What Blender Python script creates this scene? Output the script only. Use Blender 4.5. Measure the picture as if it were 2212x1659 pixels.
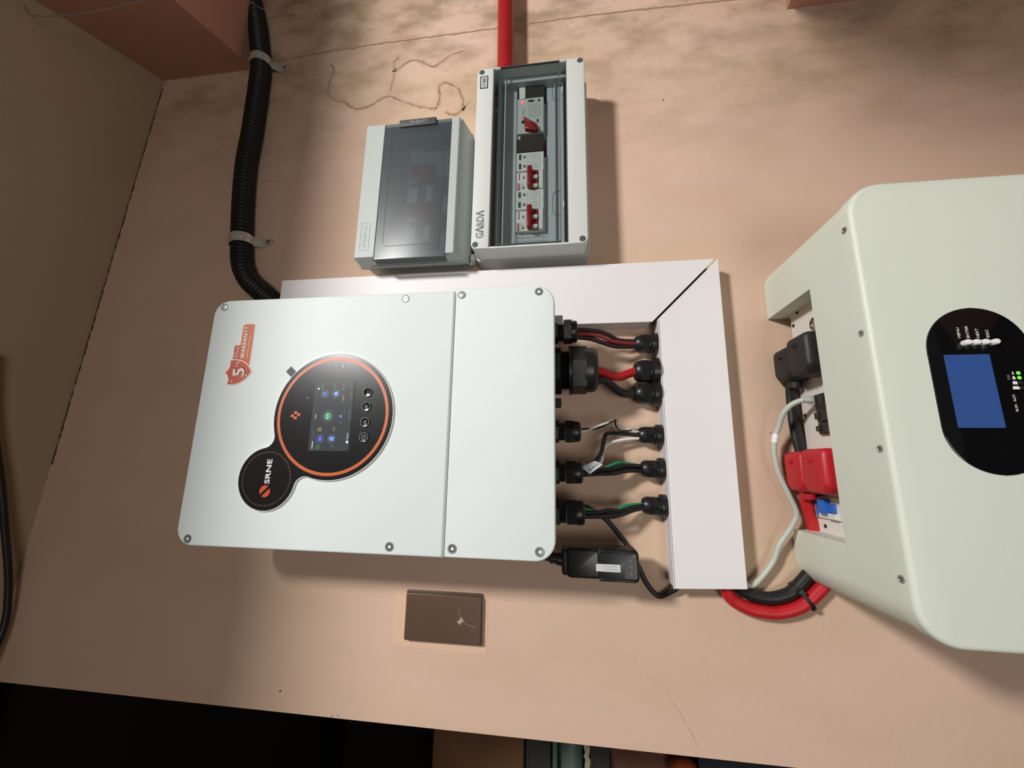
import bpy, bmesh, math, random
from mathutils import Vector, Matrix

# ------------------------------------------------------------------ camera, light, exposure
SC = bpy.context.scene
COL = SC.collection
for o in list(bpy.data.objects):
    bpy.data.objects.remove(o)

cam_d = bpy.data.cameras.new('camera')
cam_d.sensor_fit = 'HORIZONTAL'; cam_d.sensor_width = 36.0
cam_d.lens = 864.226 / 2212.0 * 36.0
cam_d.clip_start = 0.01; cam_d.clip_end = 50
cam = bpy.data.objects.new('camera', cam_d); COL.objects.link(cam)
R0 = Vector((0.01592772, 0.13274297, -0.99102251))     # image right in the world
R1 = Vector((-0.98017981, 0.19781838, 0.01074342))     # image down
R2 = Vector((0.19746858, 0.97120914, 0.13326278))      # view direction
M = Matrix((R0, -R1, -R2)).transposed().to_4x4()
M.translation = Vector((0, -0.640, 0))
cam.matrix_world = M
SC.camera = cam

world = bpy.data.worlds.new('world'); SC.world = world
world.use_nodes = True
bg = world.node_tree.nodes['Background']
bg.inputs['Color'].default_value = (1.0, 0.97, 0.93, 1)
bg.inputs['Strength'].default_value = 0.06

def area_light(name, loc, target, size, power, color):
    d = bpy.data.lights.new(name, 'AREA'); d.shape = 'DISK'; d.size = size
    d.energy = power; d.color = color
    o = bpy.data.objects.new(name, d); COL.objects.link(o)
    o.location = loc
    o.rotation_euler = (Vector(target) - Vector(loc)).to_track_quat('-Z', 'Y').to_euler()
    return o
area_light('ceiling_lamp', (1.05, -2.10, 1.60), (0.2, 0, -0.1), 0.34, 74, (1.0, 0.99, 0.975))
area_light('room_fill', (-0.45, -2.00, -0.60), (0.0, 0, 0.0), 0.80, 10, (1.0, 0.97, 0.94))  # unseen soft fill added for room bounce, lifts the left of the wall

SC.view_settings.view_transform = 'Standard'
SC.view_settings.look = 'None'
SC.view_settings.exposure = 0.0
SC.view_settings.gamma = 1.0
SC.view_settings.use_curve_mapping = False

random.seed(7)
MM = 0.001
PI = math.pi

# ------------------------------------------------------------------ materials
def lin(c):
    return tuple(((v / 255) / 12.92 if v / 255 <= 0.04045 else ((v / 255 + 0.055) / 1.055) ** 2.4) for v in c)

def mat(name, rgb, rough=0.5, metal=0.0, spec=0.5, var=0.0, vscale=8.0, bump=0.0, bscale=200.0, emit=None, estr=0.0, coat=0.0):
    m = bpy.data.materials.new(name); m.use_nodes = True
    nt = m.node_tree; b = nt.nodes['Principled BSDF']
    c = lin(rgb) + (1,)
    b.inputs['Base Color'].default_value = c
    b.inputs['Roughness'].default_value = rough
    b.inputs['Metallic'].default_value = metal
    b.inputs['Specular IOR Level'].default_value = spec
    b.inputs['Coat Weight'].default_value = coat
    if emit:
        b.inputs['Emission Color'].default_value = lin(emit) + (1,)
        b.inputs['Emission Strength'].default_value = estr
    tc = nt.nodes.new('ShaderNodeTexCoord')
    if var > 0:
        n = nt.nodes.new('ShaderNodeTexNoise'); n.inputs['Scale'].default_value = vscale
        n.inputs['Detail'].default_value = 5
        nt.links.new(tc.outputs['Object'], n.inputs['Vector'])
        mx = nt.nodes.new('ShaderNodeMix'); mx.data_type = 'RGBA'
        mx.inputs['A'].default_value = tuple(v * (1 - var) for v in c[:3]) + (1,)
        mx.inputs['B'].default_value = tuple(min(1, v * (1 + var)) for v in c[:3]) + (1,)
        nt.links.new(n.outputs['Fac'], mx.inputs['Factor'])
        nt.links.new(mx.outputs['Result'], b.inputs['Base Color'])
    if bump > 0:
        n2 = nt.nodes.new('ShaderNodeTexNoise'); n2.inputs['Scale'].default_value = bscale
        n2.inputs['Detail'].default_value = 3
        nt.links.new(tc.outputs['Object'], n2.inputs['Vector'])
        bp = nt.nodes.new('ShaderNodeBump'); bp.inputs['Strength'].default_value = bump
        bp.inputs['Distance'].default_value = 0.001
        nt.links.new(n2.outputs['Fac'], bp.inputs['Height'])
        nt.links.new(bp.outputs['Normal'], b.inputs['Normal'])
    return m

def clear_mat(name, tint, gloss_rough, ior=1.45, diffuse=None, dfac=0.0):
    m = bpy.data.materials.new(name); m.use_nodes = True
    nt = m.node_tree
    for n in list(nt.nodes):
        if n.type == 'BSDF_PRINCIPLED': nt.nodes.remove(n)
    out = [n for n in nt.nodes if n.type == 'OUTPUT_MATERIAL'][0]
    tr = nt.nodes.new('ShaderNodeBsdfTransparent'); tr.inputs['Color'].default_value = tint + (1,)
    gl = nt.nodes.new('ShaderNodeBsdfGlossy'); gl.inputs['Roughness'].default_value = gloss_rough
    gl.inputs['Color'].default_value = (1, 1, 1, 1)
    fr = nt.nodes.new('ShaderNodeFresnel'); fr.inputs['IOR'].default_value = ior
    mx = nt.nodes.new('ShaderNodeMixShader')
    base = tr
    if diffuse:
        df = nt.nodes.new('ShaderNodeBsdfDiffuse'); df.inputs['Color'].default_value = diffuse + (1,)
        m2 = nt.nodes.new('ShaderNodeMixShader'); m2.inputs[0].default_value = dfac
        nt.links.new(tr.outputs[0], m2.inputs[1]); nt.links.new(df.outputs[0], m2.inputs[2]); base = m2
    geo = nt.nodes.new('ShaderNodeNewGeometry')
    front = nt.nodes.new('ShaderNodeMath'); front.operation = 'SUBTRACT'; front.inputs[0].default_value = 1.0
    nt.links.new(geo.outputs['Backfacing'], front.inputs[1])
    fm = nt.nodes.new('ShaderNodeMath'); fm.operation = 'MULTIPLY'
    nt.links.new(fr.outputs[0], fm.inputs[0]); nt.links.new(front.outputs[0], fm.inputs[1])
    nt.links.new(fm.outputs[0], mx.inputs[0]); nt.links.new(base.outputs[0], mx.inputs[1]); nt.links.new(gl.outputs[0], mx.inputs[2])
    nt.links.new(mx.outputs[0], out.inputs['Surface'])
    return m

def wall_mat():
    """peach limewash with olive-grey brushed stains, heavier towards the damp right-hand end"""
    m = bpy.data.materials.new('peach_plaster'); m.use_nodes = True
    nt = m.node_tree; b = nt.nodes['Principled BSDF']
    b.inputs['Roughness'].default_value = 0.85
    b.inputs['Specular IOR Level'].default_value = 0.15
    tc = nt.nodes.new('ShaderNodeTexCoord')
    mp = nt.nodes.new('ShaderNodeMapping'); mp.inputs['Scale'].default_value = (3.6, 1, 2.0)
    nt.links.new(tc.outputs['Object'], mp.inputs['Vector'])
    def noise(scale, detail, rough=0.55, src=None):
        n = nt.nodes.new('ShaderNodeTexNoise'); n.inputs['Scale'].default_value = scale
        n.inputs['Detail'].default_value = detail; n.inputs['Roughness'].default_value = rough
        nt.links.new((src or mp).outputs[0] if src is None else src, n.inputs['Vector'])
        return n.outputs['Fac']
    def ramp(fac, lo, hi):
        r = nt.nodes.new('ShaderNodeMapRange'); r.inputs['From Min'].default_value = lo; r.inputs['From Max'].default_value = hi
        nt.links.new(fac, r.inputs['Value']); return r.outputs['Result']
    def mix(fac, a, bb):
        x = nt.nodes.new('ShaderNodeMix'); x.data_type = 'RGBA'
        if isinstance(fac, float): x.inputs['Factor'].default_value = fac
        else: nt.links.new(fac, x.inputs['Factor'])
        for s, v in (('A', a), ('B', bb)):
            if isinstance(v, tuple): x.inputs[s].default_value = lin(v) + (1,)
            else: nt.links.new(v, x.inputs[s])
        return x.outputs['Result']
    def mul(a, c):
        x = nt.nodes.new('ShaderNodeMath'); x.operation = 'MULTIPLY'
        nt.links.new(a, x.inputs[0])
        if isinstance(c, float): x.inputs[1].default_value = c
        else: nt.links.new(c, x.inputs[1])
        return x.outputs[0]
    PEACH = (214, 182, 162)
    c = mix(ramp(noise(1.3, 4), 0.4, 0.62), PEACH, (205, 178, 150))
    c = mix(mul(ramp(noise(2.6, 3), 0.5, 0.7), 0.5), c, (212, 174, 156))
    # brushed damp stains at the right end
    sep = nt.nodes.new('ShaderNodeSeparateXYZ'); nt.links.new(tc.outputs['Object'], sep.inputs[0])
    damp = ramp(sep.outputs['X'], 0.50, 0.92)
    st = ramp(noise(4.2, 5, 0.6), 0.43, 0.62)
    c = mix(mul(mul(st, damp), 0.85), c, (150, 128, 100))
    st2 = ramp(noise(9.0, 4, 0.6), 0.52, 0.7)
    c = mix(mul(mul(st2, damp), 0.4), c, (196, 178, 152))
    nt.links.new(c, b.inputs['Base Color'])
    nb = nt.nodes.new('ShaderNodeTexNoise'); nb.inputs['Scale'].default_value = 60; nb.inputs['Detail'].default_value = 6
    nt.links.new(tc.outputs['Object'], nb.inputs['Vector'])
    bp = nt.nodes.new('ShaderNodeBump'); bp.inputs['Strength'].default_value = 0.25; bp.inputs['Distance'].default_value = 0.002
    nt.links.new(nb.outputs['Fac'], bp.inputs['Height']); nt.links.new(bp.outputs['Normal'], b.inputs['Normal'])
    return m

MT = {}
MT['wall'] = wall_mat()
MT['ceiling'] = mat('olive_tan_plaster', (180, 162, 136), 0.9, spec=0.1, var=0.06, vscale=5, bump=0.3, bscale=120)
MT['beam'] = mat('brown_pink_plaster', (190, 142, 122), 0.9, spec=0.1, var=0.06, vscale=5, bump=0.3, bscale=120)
MT['crack'] = mat('crack_grime', (156, 128, 105), 0.9, spec=0.1, var=0.25, vscale=60)
MT['stain'] = mat('crack_stain', (196, 165, 141), 0.9, spec=0.1, var=0.12, vscale=50)
MT['jointdark'] = mat('joint_crack', (84, 64, 52), 0.95, spec=0.05)
MT['ridge'] = mat('plaster_ridge', (176, 148, 122), 0.9, spec=0.1, var=0.15, vscale=40)
MT['scratch'] = mat('scratch_line', (188, 158, 136), 0.9, spec=0.1)
MT['patch'] = mat('fresh_plaster', (219, 185, 158), 0.9, spec=0.1, var=0.05, vscale=40)
MT['dot'] = mat('dark_hole', (70, 50, 40), 0.9)
MT['inv'] = mat('white_powder_coat', (222, 229, 227), 0.66, spec=0.15, var=0.025, vscale=7, bump=0.12, bscale=700)
MT['invbody'] = mat('grey_cast_body', (150, 152, 150), 0.5)
MT['panelblack'] = mat('gloss_black_panel', (22, 21, 22), 0.24, spec=0.5)
MT['orange'] = mat('orange_print', (196, 92, 40), 0.4)
MT['redorange'] = mat('red_orange_print', (204, 74, 42), 0.4)
MT['white'] = mat('white_print', (236, 236, 232), 0.45)
MT['dimwhite'] = mat('grey_print', (150, 150, 148), 0.5)
MT['dotring'] = mat('brown_dot_print', (140, 112, 92), 0.5)
MT['screen'] = mat('lit_screen', (44, 46, 48), 0.22, emit=(74, 76, 78), estr=0.4)
MT['ui_green'] = mat('screen_green', (40, 110, 70), 0.3, emit=(58, 140, 92), estr=0.6)
MT['ui_blue'] = mat('screen_blue', (60, 100, 190), 0.3, emit=(92, 142, 232), estr=0.8)
MT['ui_violet'] = mat('screen_violet', (80, 80, 180), 0.3, emit=(104, 108, 220), estr=0.7)
MT['ui_tan'] = mat('screen_tan', (150, 120, 70), 0.3, emit=(170, 140, 96), estr=0.6)
MT['ui_white'] = mat('screen_white', (200, 205, 210), 0.3, emit=(210, 214, 220), estr=0.7)
MT['ui_dim'] = mat('screen_dim', (100, 100, 104), 0.3, emit=(112, 112, 118), estr=0.6)
MT['button'] = mat('black_button', (20, 20, 21), 0.12, spec=0.8)
MT['stickerorange'] = mat('sticker_orange', (194, 96, 48), 0.5, var=0.1, vscale=25)
MT['stickerred'] = mat('sticker_red_orange', (182, 76, 42), 0.5, var=0.06, vscale=25)
MT['stickerwhite'] = mat('sticker_white', (240, 226, 216), 0.5)
MT['black'] = mat('black_print', (25, 24, 24), 0.5)
MT['steel'] = mat('bolt_steel', (170, 166, 160), 0.28, metal=1.0)
MT['darksteel'] = mat('dark_socket', (60, 56, 52), 0.45, metal=0.6)
MT['zinc'] = mat('zinc_strap', (206, 206, 192), 0.34, metal=0.55, var=0.12, vscale=60)
MT['nylon'] = mat('black_nylon', (27, 27, 28), 0.36, spec=0.5, bump=0.08, bscale=500)
MT['rubber'] = mat('black_cable', (30, 29, 29), 0.42, spec=0.45)
MT['corr'] = mat('black_conduit', (20, 20, 20), 0.45, spec=0.4)
MT['redcable'] = mat('red_cable', (186, 26, 34), 0.42)
MT['darkred'] = mat('dark_red_cable', (130, 40, 38), 0.45)
MT['maroon'] = mat('black_maroon_cable', (44, 30, 32), 0.4)
MT['greencable'] = mat('green_cable', (32, 132, 88), 0.4)
MT['whitecable'] = mat('white_cable', (222, 220, 210), 0.45)
MT['greycable'] = mat('grey_network_cable', (188, 190, 178), 0.45)
MT['redpipe'] = mat('red_pipe_plastic', (158, 28, 30), 0.34, spec=0.5, var=0.1, vscale=30)
MT['trunk'] = mat('white_trunking', (226, 223, 222), 0.5, var=0.02, vscale=10, bump=0.08, bscale=400)
MT['trunkin'] = mat('trunking_side', (214, 208, 206), 0.55)
MT['encl'] = mat('grey_white_enclosure', (206, 209, 204), 0.5, bump=0.15, bscale=600)
MT['enclgrey'] = mat('light_grey_enclosure', (178, 184, 180), 0.5, bump=0.15, bscale=600)
MT['gasket'] = mat('dark_gasket', (70, 74, 74), 0.6)
MT['inner'] = mat('inner_cover_grey', (176, 182, 182), 0.5)
MT['textgrey'] = mat('grey_lettering', (148, 150, 150), 0.5)
MT['clear'] = clear_mat('clear_cover', (0.84, 0.87, 0.87), 0.06)
MT['smoke'] = clear_mat('smoked_cover', (0.66, 0.70, 0.71), 0.36, 1.6, (0.11, 0.13, 0.135), 0.33)
MT['blank'] = mat('brown_black_blank', (46, 42, 40), 0.5, var=0.2, vscale=60)
MT['modwhite'] = mat('module_white', (220, 220, 214), 0.45)
MT['modgrey'] = mat('module_grey', (186, 188, 182), 0.5)
MT['modred'] = mat('toggle_red', (150, 24, 28), 0.35)
MT['windowgreen'] = mat('indicator_window', (70, 84, 76), 0.4)
MT['led_red'] = mat('red_led', (255, 60, 60), 0.3, emit=(255, 70, 70), estr=3.0)
MT['led_green'] = mat('green_led', (90, 190, 50), 0.3, emit=(110, 210, 60), estr=0.8)
MT['brownplate'] = mat('brown_bakelite', (92, 72, 58), 0.35, var=0.06, vscale=20)
MT['scuff'] = mat('pale_scuff', (168, 150, 138), 0.6)
MT['dongle'] = mat('dongle_black', (20, 20, 20), 0.32)
MT['label'] = mat('paper_label', (198, 202, 204), 0.5)
MT['bat'] = mat('cream_powder_coat', (212, 217, 203), 0.45, spec=0.4, var=0.015, vscale=6, bump=0.15, bscale=700)
MT['batplate'] = mat('terminal_plate', (222, 218, 210), 0.5)
MT['batpanel'] = mat('battery_panel_black', (14, 14, 15), 0.07, spec=0.5)
MT['lcd'] = mat('blue_lcd', (40, 66, 120), 0.08, emit=(62, 92, 150), estr=0.28)
MT['bootblack'] = mat('black_boot', (34, 33, 33), 0.55, bump=0.05, bscale=400)
MT['bootred'] = mat('red_boot', (188, 30, 42), 0.42, bump=0.05, bscale=400)
MT['blue'] = mat('blue_toggle', (40, 104, 190), 0.4)
MT['storage'] = mat('storage_shade_plaster', (46, 38, 34), 0.95, spec=0.05)  # dark colour stands in for the shade inside the storage space
MT['bgwood'] = mat('brown_board', (112, 78, 50), 0.8, var=0.3, vscale=14)
MT['bgdark'] = mat('dark_grey_crate', (60, 56, 52), 0.8, var=0.2, vscale=12)
MT['bggreen'] = mat('grey_green_drum', (92, 112, 102), 0.5, var=0.15, vscale=10)
MT['bgcream'] = mat('torn_cream_paper', (200, 192, 160), 0.8)
MT['bgred'] = mat('red_brown_board', (110, 70, 54), 0.8, var=0.25, vscale=14)
MT['bgorange'] = mat('orange_ball', (170, 78, 40), 0.6)
MT['bgblue'] = mat('blue_grey_box', (54, 54, 60), 0.8)
MT['thread'] = mat('thin_white_wire', (150, 138, 122), 0.6)

# ------------------------------------------------------------------ mesh helpers (all in millimetres: x right, z up, t = distance from the wall)
def P(x, z, t): return Vector((x, -t, z))

class Thing:
    def __init__(s, name, label, cat, loc, group=None):
        s.loc = Vector(loc)
        s.o = bpy.data.objects.new(name, None); COL.objects.link(s.o)
        s.o.empty_display_size = 0.02
        s.o.location = s.loc * MM
        s.o['label'] = label; s.o['category'] = cat
        if group: s.o['group'] = group

def finish(name, bm, m, parent=None, smooth=False, loc=None, label=None, bevel=0):
    """bm is in world mm; parent: Thing or object made by finish"""
    base = Vector((0, 0, 0)); po = None
    if isinstance(parent, Thing): base = parent.loc; po = parent.o
    elif parent is not None:
        po = parent; base = Vector(parent['_b']) if '_b' in parent else Vector((0, 0, 0))
    elif loc is not None: base = Vector(loc)
    bmesh.ops.transform(bm, matrix=Matrix.Translation(-base), verts=bm.verts)
    bmesh.ops.scale(bm, vec=(MM, MM, MM), verts=bm.verts)
    bmesh.ops.recalc_face_normals(bm, faces=bm.faces)
    me = bpy.data.meshes.new(name); bm.to_mesh(me); bm.free()
    me.materials.append(MT[m])
    o = bpy.data.objects.new(name, me); COL.objects.link(o)
    if smooth:
        for p in me.polygons: p.use_smooth = True
        try: me.set_sharp_from_angle(angle=math.radians(38))
        except Exception: pass
    if po is not None: o.parent = po
    else: o.location = base * MM
    BASES[o.name] = base
    if label: o['label'] = label
    return o

BASES = {}
_finish = finish
def part(name, bm, m, parent, smooth=False, label=None):
    if isinstance(parent, Thing): b = parent.loc; po = parent.o
    else: b = BASES[parent.name]; po = parent
    o = _finish(name, bm, m, None, smooth, loc=b, label=label)
    o.location = (0, 0, 0); o.parent = po
    return o
def single(name, bm, m, label, cat, loc, smooth=False, group=None):
    o = _finish(name, bm, m, None, smooth, loc=loc)
    o['label'] = label; o['category'] = cat
    if group: o['group'] = group
    return o
def struct(name, bm, m, loc=(0, 0, 0), label=None, smooth=False):
    o = _finish(name, bm, m, None, smooth, loc=loc)
    o['kind'] = 'structure'
    if label: o['label'] = label
    return o

def NB(): return bmesh.new()

def box(bm, x0, x1, z0, z1, t0, t1, bev=0.0, seg=2):
    b2 = bmesh.new()
    bmesh.ops.create_cube(b2, size=1)
    for v in b2.verts:
        v.co = Vector(((x0 + x1) / 2 + v.co.x * (x1 - x0), -((t0 + t1) / 2) + v.co.y * (t1 - t0), (z0 + z1) / 2 + v.co.z * (z1 - z0)))
    if bev > 0:
        bmesh.ops.bevel(b2, geom=list(b2.edges), offset=bev, segments=seg, affect='EDGES', profile=0.5)
    merge(bm, b2)
    return bm

def merge(bm, b2):
    me = bpy.data.meshes.new('tmp'); b2.to_mesh(me); b2.free()
    bm.from_mesh(me); bpy.data.meshes.remove(me)

def area2(poly):
    return sum(poly[i][0] * poly[(i + 1) % len(poly)][1] - poly[(i + 1) % len(poly)][0] * poly[i][1] for i in range(len(poly))) / 2

def inset(poly, d):
    n = len(poly); s = 1 if area2(poly) > 0 else -1; out = []
    for i in range(n):
        a = Vector(poly[i - 1]); b = Vector(poly[i]); c = Vector(poly[(i + 1) % n])
        e1 = (b - a); e2 = (c - b)
        if e1.length < 1e-6 or e2.length < 1e-6: out.append(tuple(b)); continue
        e1.normalize(); e2.normalize()
        n1 = Vector((-e1.y, e1.x)) * s; n2 = Vector((-e2.y, e2.x)) * s
        k = n1 + n2
        if k.length < 1e-4: out.append(tuple(b + n1 * d)); continue
        k = k / max(0.35, (1 + n1.dot(n2)))
        out.append(tuple(b + k * d))
    return out

def prism(bm, poly, t0, t1, ch=0.0, steps=3, fn=None):
    """extrude an (x,z) outline from depth t0 to t1, rounded front edge ch"""
    fn = fn or P
    rings = [(0.0, t0)]
    if ch > 0:
        for k in range(steps + 1):
            a = (PI / 2) * k / steps
            rings.append((ch * (1 - math.cos(a)), t1 - ch + ch * math.sin(a)))
    else: rings.append((0.0, t1))
    vs = []
    for d, t in rings:
        pl = inset(poly, d) if d > 1e-6 else poly
        vs.append([bm.verts.new(fn(x, z, t)) for x, z in pl])
    n = len(poly)
    for a, b in zip(vs[:-1], vs[1:]):
        for i in range(n):
            bm.faces.new((a[i], a[(i + 1) % n], b[(i + 1) % n], b[i]))
    bm.faces.new(vs[0]); bm.faces.new(vs[-1])
    return bm

def rrect(x0, x1, z0, z1, r, seg=6, rs=None):
    rs = rs or (r, r, r, r); pts = []
    for (cx, cz, a0, rr) in ((x1, z1, 0, rs[0]), (x0, z1, 90, rs[1]), (x0, z0, 180, rs[2]), (x1, z0, 270, rs[3])):
        sx = -1 if cx == x1 else 1; sz = -1 if cz == z1 else 1
        if rr <= 0: pts.append((cx, cz)); continue
        for k in range(seg + 1):
            a = math.radians(a0 + 90 * k / seg)
            pts.append((cx + sx * rr + rr * math.cos(a), cz + sz * rr + rr * math.sin(a)))
    return pts

def circ(cx, cz, r, n=40): return [(cx + r * math.cos(2 * PI * i / n), cz + r * math.sin(2 * PI * i / n)) for i in range(n)]

def ringflat(bm, cx, cz, r0, r1, t0, t1, n=64):
    vs = [[bm.verts.new(P(x, z, t)) for x, z in circ(cx, cz, r, n)] for r, t in ((r0, t0), (r0, t1), (r1, t1), (r1, t0))]
    for k in range(4):
        a = vs[k]; b = vs[(k + 1) % 4]
        for i in range(n): bm.faces.new((a[i], a[(i + 1) % n], b[(i + 1) % n], b[i]))
    return bm

def frame_axes(d):
    d = d.normalized()
    u = d.orthogonal().normalized(); return d, u, d.cross(u)

def lathe(bm, prof, org, d, n=24, rot=0.0, ref=None):
    """prof: list of (radius, height) along direction d from org (Vector world mm)"""
    d = Vector(d).normalized()
    u = Vector(ref).normalized() if ref else d.orthogonal().normalized()
    w = d.cross(u)
    rings = []
    for r, h in prof:
        if r < 1e-6: rings.append([bm.verts.new(org + d * h)])
        else: rings.append([bm.verts.new(org + d * h + u * (r * math.cos(rot + 2 * PI * i / n)) + w * (r * math.sin(rot + 2 * PI * i / n))) for i in range(n)])
    for a, b in zip(rings[:-1], rings[1:]):
        if len(a) == 1 and len(b) == 1: continue
        for i in range(n):
            if len(a) == 1: bm.faces.new((a[0], b[i], b[(i + 1) % n]))
            elif len(b) == 1: bm.faces.new((a[i], a[(i + 1) % n], b[0]))
            else: bm.faces.new((a[i], a[(i + 1) % n], b[(i + 1) % n], b[i]))
    if len(rings[0]) > 1: bm.faces.new(rings[0])
    if len(rings[-1]) > 1: bm.faces.new(rings[-1])
    return bm

def spline(pts, sub=8):
    pts = [Vector(p) for p in pts]
    if len(pts) < 3: return pts
    q = [pts[0] * 2 - pts[1]] + pts + [pts[-1] * 2 - pts[-2]]; out = []
    for i in range(1, len(q) - 2):
        p0, p1, p2, p3 = q[i - 1:i + 3]
        for k in range(sub):
            s = k / sub
            out.append(0.5 * ((2 * p1) + (p2 - p0) * s + (2 * p0 - 5 * p1 + 4 * p2 - p3) * s * s + (3 * p1 - p0 - 3 * p2 + p3) * s ** 3))
    out.append(pts[-1]); return out

def tube(bm, pts, r, n=12, sub=8, rfun=None, flat=1.0, raw=False):
    c = [Vector(p) for p in pts] if raw else spline(pts, sub)
    tan = [(c[min(i + 1, len(c) - 1)] - c[max(i - 1, 0)]).normalized() for i in range(len(c))]
    u = tan[0].orthogonal().normalized(); rings = []
    if flat != 1.0: u = (Vector((0, -1, 0)) - tan[0] * tan[0].dot(Vector((0, -1, 0)))).normalized()
    for i, p in enumerate(c):
        u = (u - tan[i] * u.dot(tan[i])).normalized(); w = tan[i].cross(u)
        rr = rfun(i, len(c)) if rfun else r
        rings.append([bm.verts.new(p + u * (rr * flat * math.cos(2 * PI * k / n)) + w * (rr * math.sin(2 * PI * k / n))) for k in range(n)])
    for a, b in zip(rings[:-1], rings[1:]):
        for k in range(n): bm.faces.new((a[k], a[(k + 1) % n], b[(k + 1) % n], b[k]))
    bm.faces.new(rings[0]); bm.faces.new(rings[-1])
    return bm

def resample(c, step):
    out = [c[0]]; acc = 0.0
    for a, b in zip(c[:-1], c[1:]):
        L = (b - a).length; d = step - acc
        while d <= L:
            out.append(a.lerp(b, d / L)); d += step
        acc = (acc + L) % step if L else acc
        acc = L - (d - step)
    return out

def text(name, s, x0, x1, z0, z1, t, m, parent, bold=0.0, shear=0.0, thick=0.25, fn=None, label=None):
    """flat lettering fitted into the rectangle; fn maps (u,v,t) to a point"""
    cu = bpy.data.curves.new('txt', 'FONT'); cu.body = s; cu.size = 1.0; cu.offset = bold; cu.shear = shear
    cu.resolution_u = 3
    to = bpy.data.objects.new('txt', cu); COL.objects.link(to)
    dg = bpy.context.evaluated_depsgraph_get()
    me = bpy.data.meshes.new_from_object(to.evaluated_get(dg))
    bpy.data.objects.remove(to); bpy.data.curves.remove(cu)
    bm = bmesh.new(); bm.from_mesh(me); bpy.data.meshes.remove(me)
    xs = [v.co.x for v in bm.verts]; ys = [v.co.y for v in bm.verts]
    ax, bx_, ay, by = min(xs), max(xs), min(ys), max(ys)
    fn = fn or P
    for v in bm.verts:
        u = x0 + (v.co.x - ax) / (bx_ - ax) * (x1 - x0); w = z0 + (v.co.y - ay) / (by - ay) * (z1 - z0)
        v.co = fn(u, w, t)
    r = bmesh.ops.extrude_face_region(bm, geom=list(bm.faces))
    ext = [e for e in r['geom'] if isinstance(e, bmesh.types.BMVert)]
    d = fn(0, 0, t + thick) - fn(0, 0, t)
    bmesh.ops.translate(bm, vec=d, verts=ext)
    return part(name, bm, m, parent, label=label)

def mini(name, kind, x, z, w, h, t, m, parent):
    bm = NB()
    if kind == 'c': prism(bm, circ(x, z, w / 2, 20), t, t + 0.25)
    else: prism(bm, rrect(x - w / 2, x + w / 2, z - h / 2, z + h / 2, min(w, h) * 0.15, 2), t, t + 0.25)
    return part(name, bm, m, parent)

def textlines(name, x0, x1, zs, t, m, parent, n=7, h=0.9):
    """rows of illegibly small print"""
    bm = NB()
    for z in zs:
        x = x0
        while x < x1 - 0.6:
            w = random.uniform(0.8, 2.4); box(bm, x, min(x + w, x1), z - h / 2, z + h / 2, t, t + 0.15); x += w + random.uniform(0.4, 0.9)
    o = part(name, bm, m, parent); return o

# ------------------------------------------------------------------ the setting
def ceil_z(x): return 895 + (822 - x) * 0.0687
SOFFIT = 958
bm = NB(); box(bm, -373, 1700, -1700, 1250, -120, 0)
wall = struct('wall_back', bm, 'wall', label='peach plastered wall with brushed stains and cracks at its right end')
bm = NB()
pl = [(-1700, ceil_z(-1700)), (1700, ceil_z(1700)), (1700, ceil_z(1700) + 130), (-1700, ceil_z(-1700) + 130)]
prism(bm, pl, 0, SOFFIT)
for v in bm.verts:          # its unseen free edge is skewed to set where its shadow falls
    if v.co.y < -10: v.co.y = -(SOFFIT - 0.115 * v.co.x)
struct('ceiling', bm, 'ceiling', label='dim olive tan plastered ceiling over the wall')
bm = NB()   # beam running out from the wall under the ceiling
BZ = 668
top = [(840, 0), (840 - 0.33 * 260, 260), (1130 - 0.33 * 260, 260), (1130, 0)]
lo = [bm.verts.new(P(x, BZ, t)) for x, t in top]; hi = [bm.verts.new(P(x, ceil_z(x) - 0.5, t)) for x, t in top]
for i in range(4): bm.faces.new((lo[i], lo[(i + 1) % 4], hi[(i + 1) % 4], hi[i]))
bm.faces.new(lo); bm.faces.new(hi)
struct('trim_1', bm, 'beam', label='brown plastered beam under the ceiling at the corner')
bm = NB()   # half-height return standing out from the wall; unseen slope added to cast shadow
sl = [(0, -407), (12, -407), (1300, 786), (1300, -1700), (0, -1700)]
a = [bm.verts.new(P(822, z, t)) for t, z in sl]; b = [bm.verts.new(P(1000, z, t)) for t, z in sl]
for i in range(5): bm.faces.new((a[i], a[(i + 1) % 5], b[(i + 1) % 5], b[i]))
bm.faces.new(a); bm.faces.new(b)
struct('wall_right', bm, 'beam', label='wall return at the right end with an added slope that casts shadow')
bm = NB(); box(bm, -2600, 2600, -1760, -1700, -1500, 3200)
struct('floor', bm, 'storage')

# cracks, plaster joint, scratches and marks belong to the wall
def ribbon(name, pts, w, m, jit=2.0, step=4.0, t=0.25):
    c = resample(spline([P(x, z, 0) for x, z in pts], 10), step); bm = NB(); prev = None
    for i in range(len(c)):
        d = (c[min(i + 1, len(c) - 1)] - c[max(i - 1, 0)]).normalized(); nrm = Vector((d.z, 0, -d.x))
        p = c[i] + nrm * random.uniform(-jit, jit); ww = w * random.uniform(0.25, 1.25)
        q = [bm.verts.new(p + nrm * ww + Vector((0, -t, 0))), bm.verts.new(p - nrm * ww + Vector((0, -t, 0))), bm.verts.new(p - nrm * ww * 1.2 + Vector((0, 0.3, 0))), bm.verts.new(p + nrm * ww * 1.2 + Vector((0, 0.3, 0)))]
        if prev:
            for k in range(4): bm.faces.new((prev[k], prev[(k + 1) % 4], q[(k + 1) % 4], q[k]))
        else: bm.faces.new(q)
        prev = q
    bm.faces.new(prev)
    return part(name, bm, m, wall)
BASES['wall_back'] = Vector((0, 0, 0))
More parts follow.
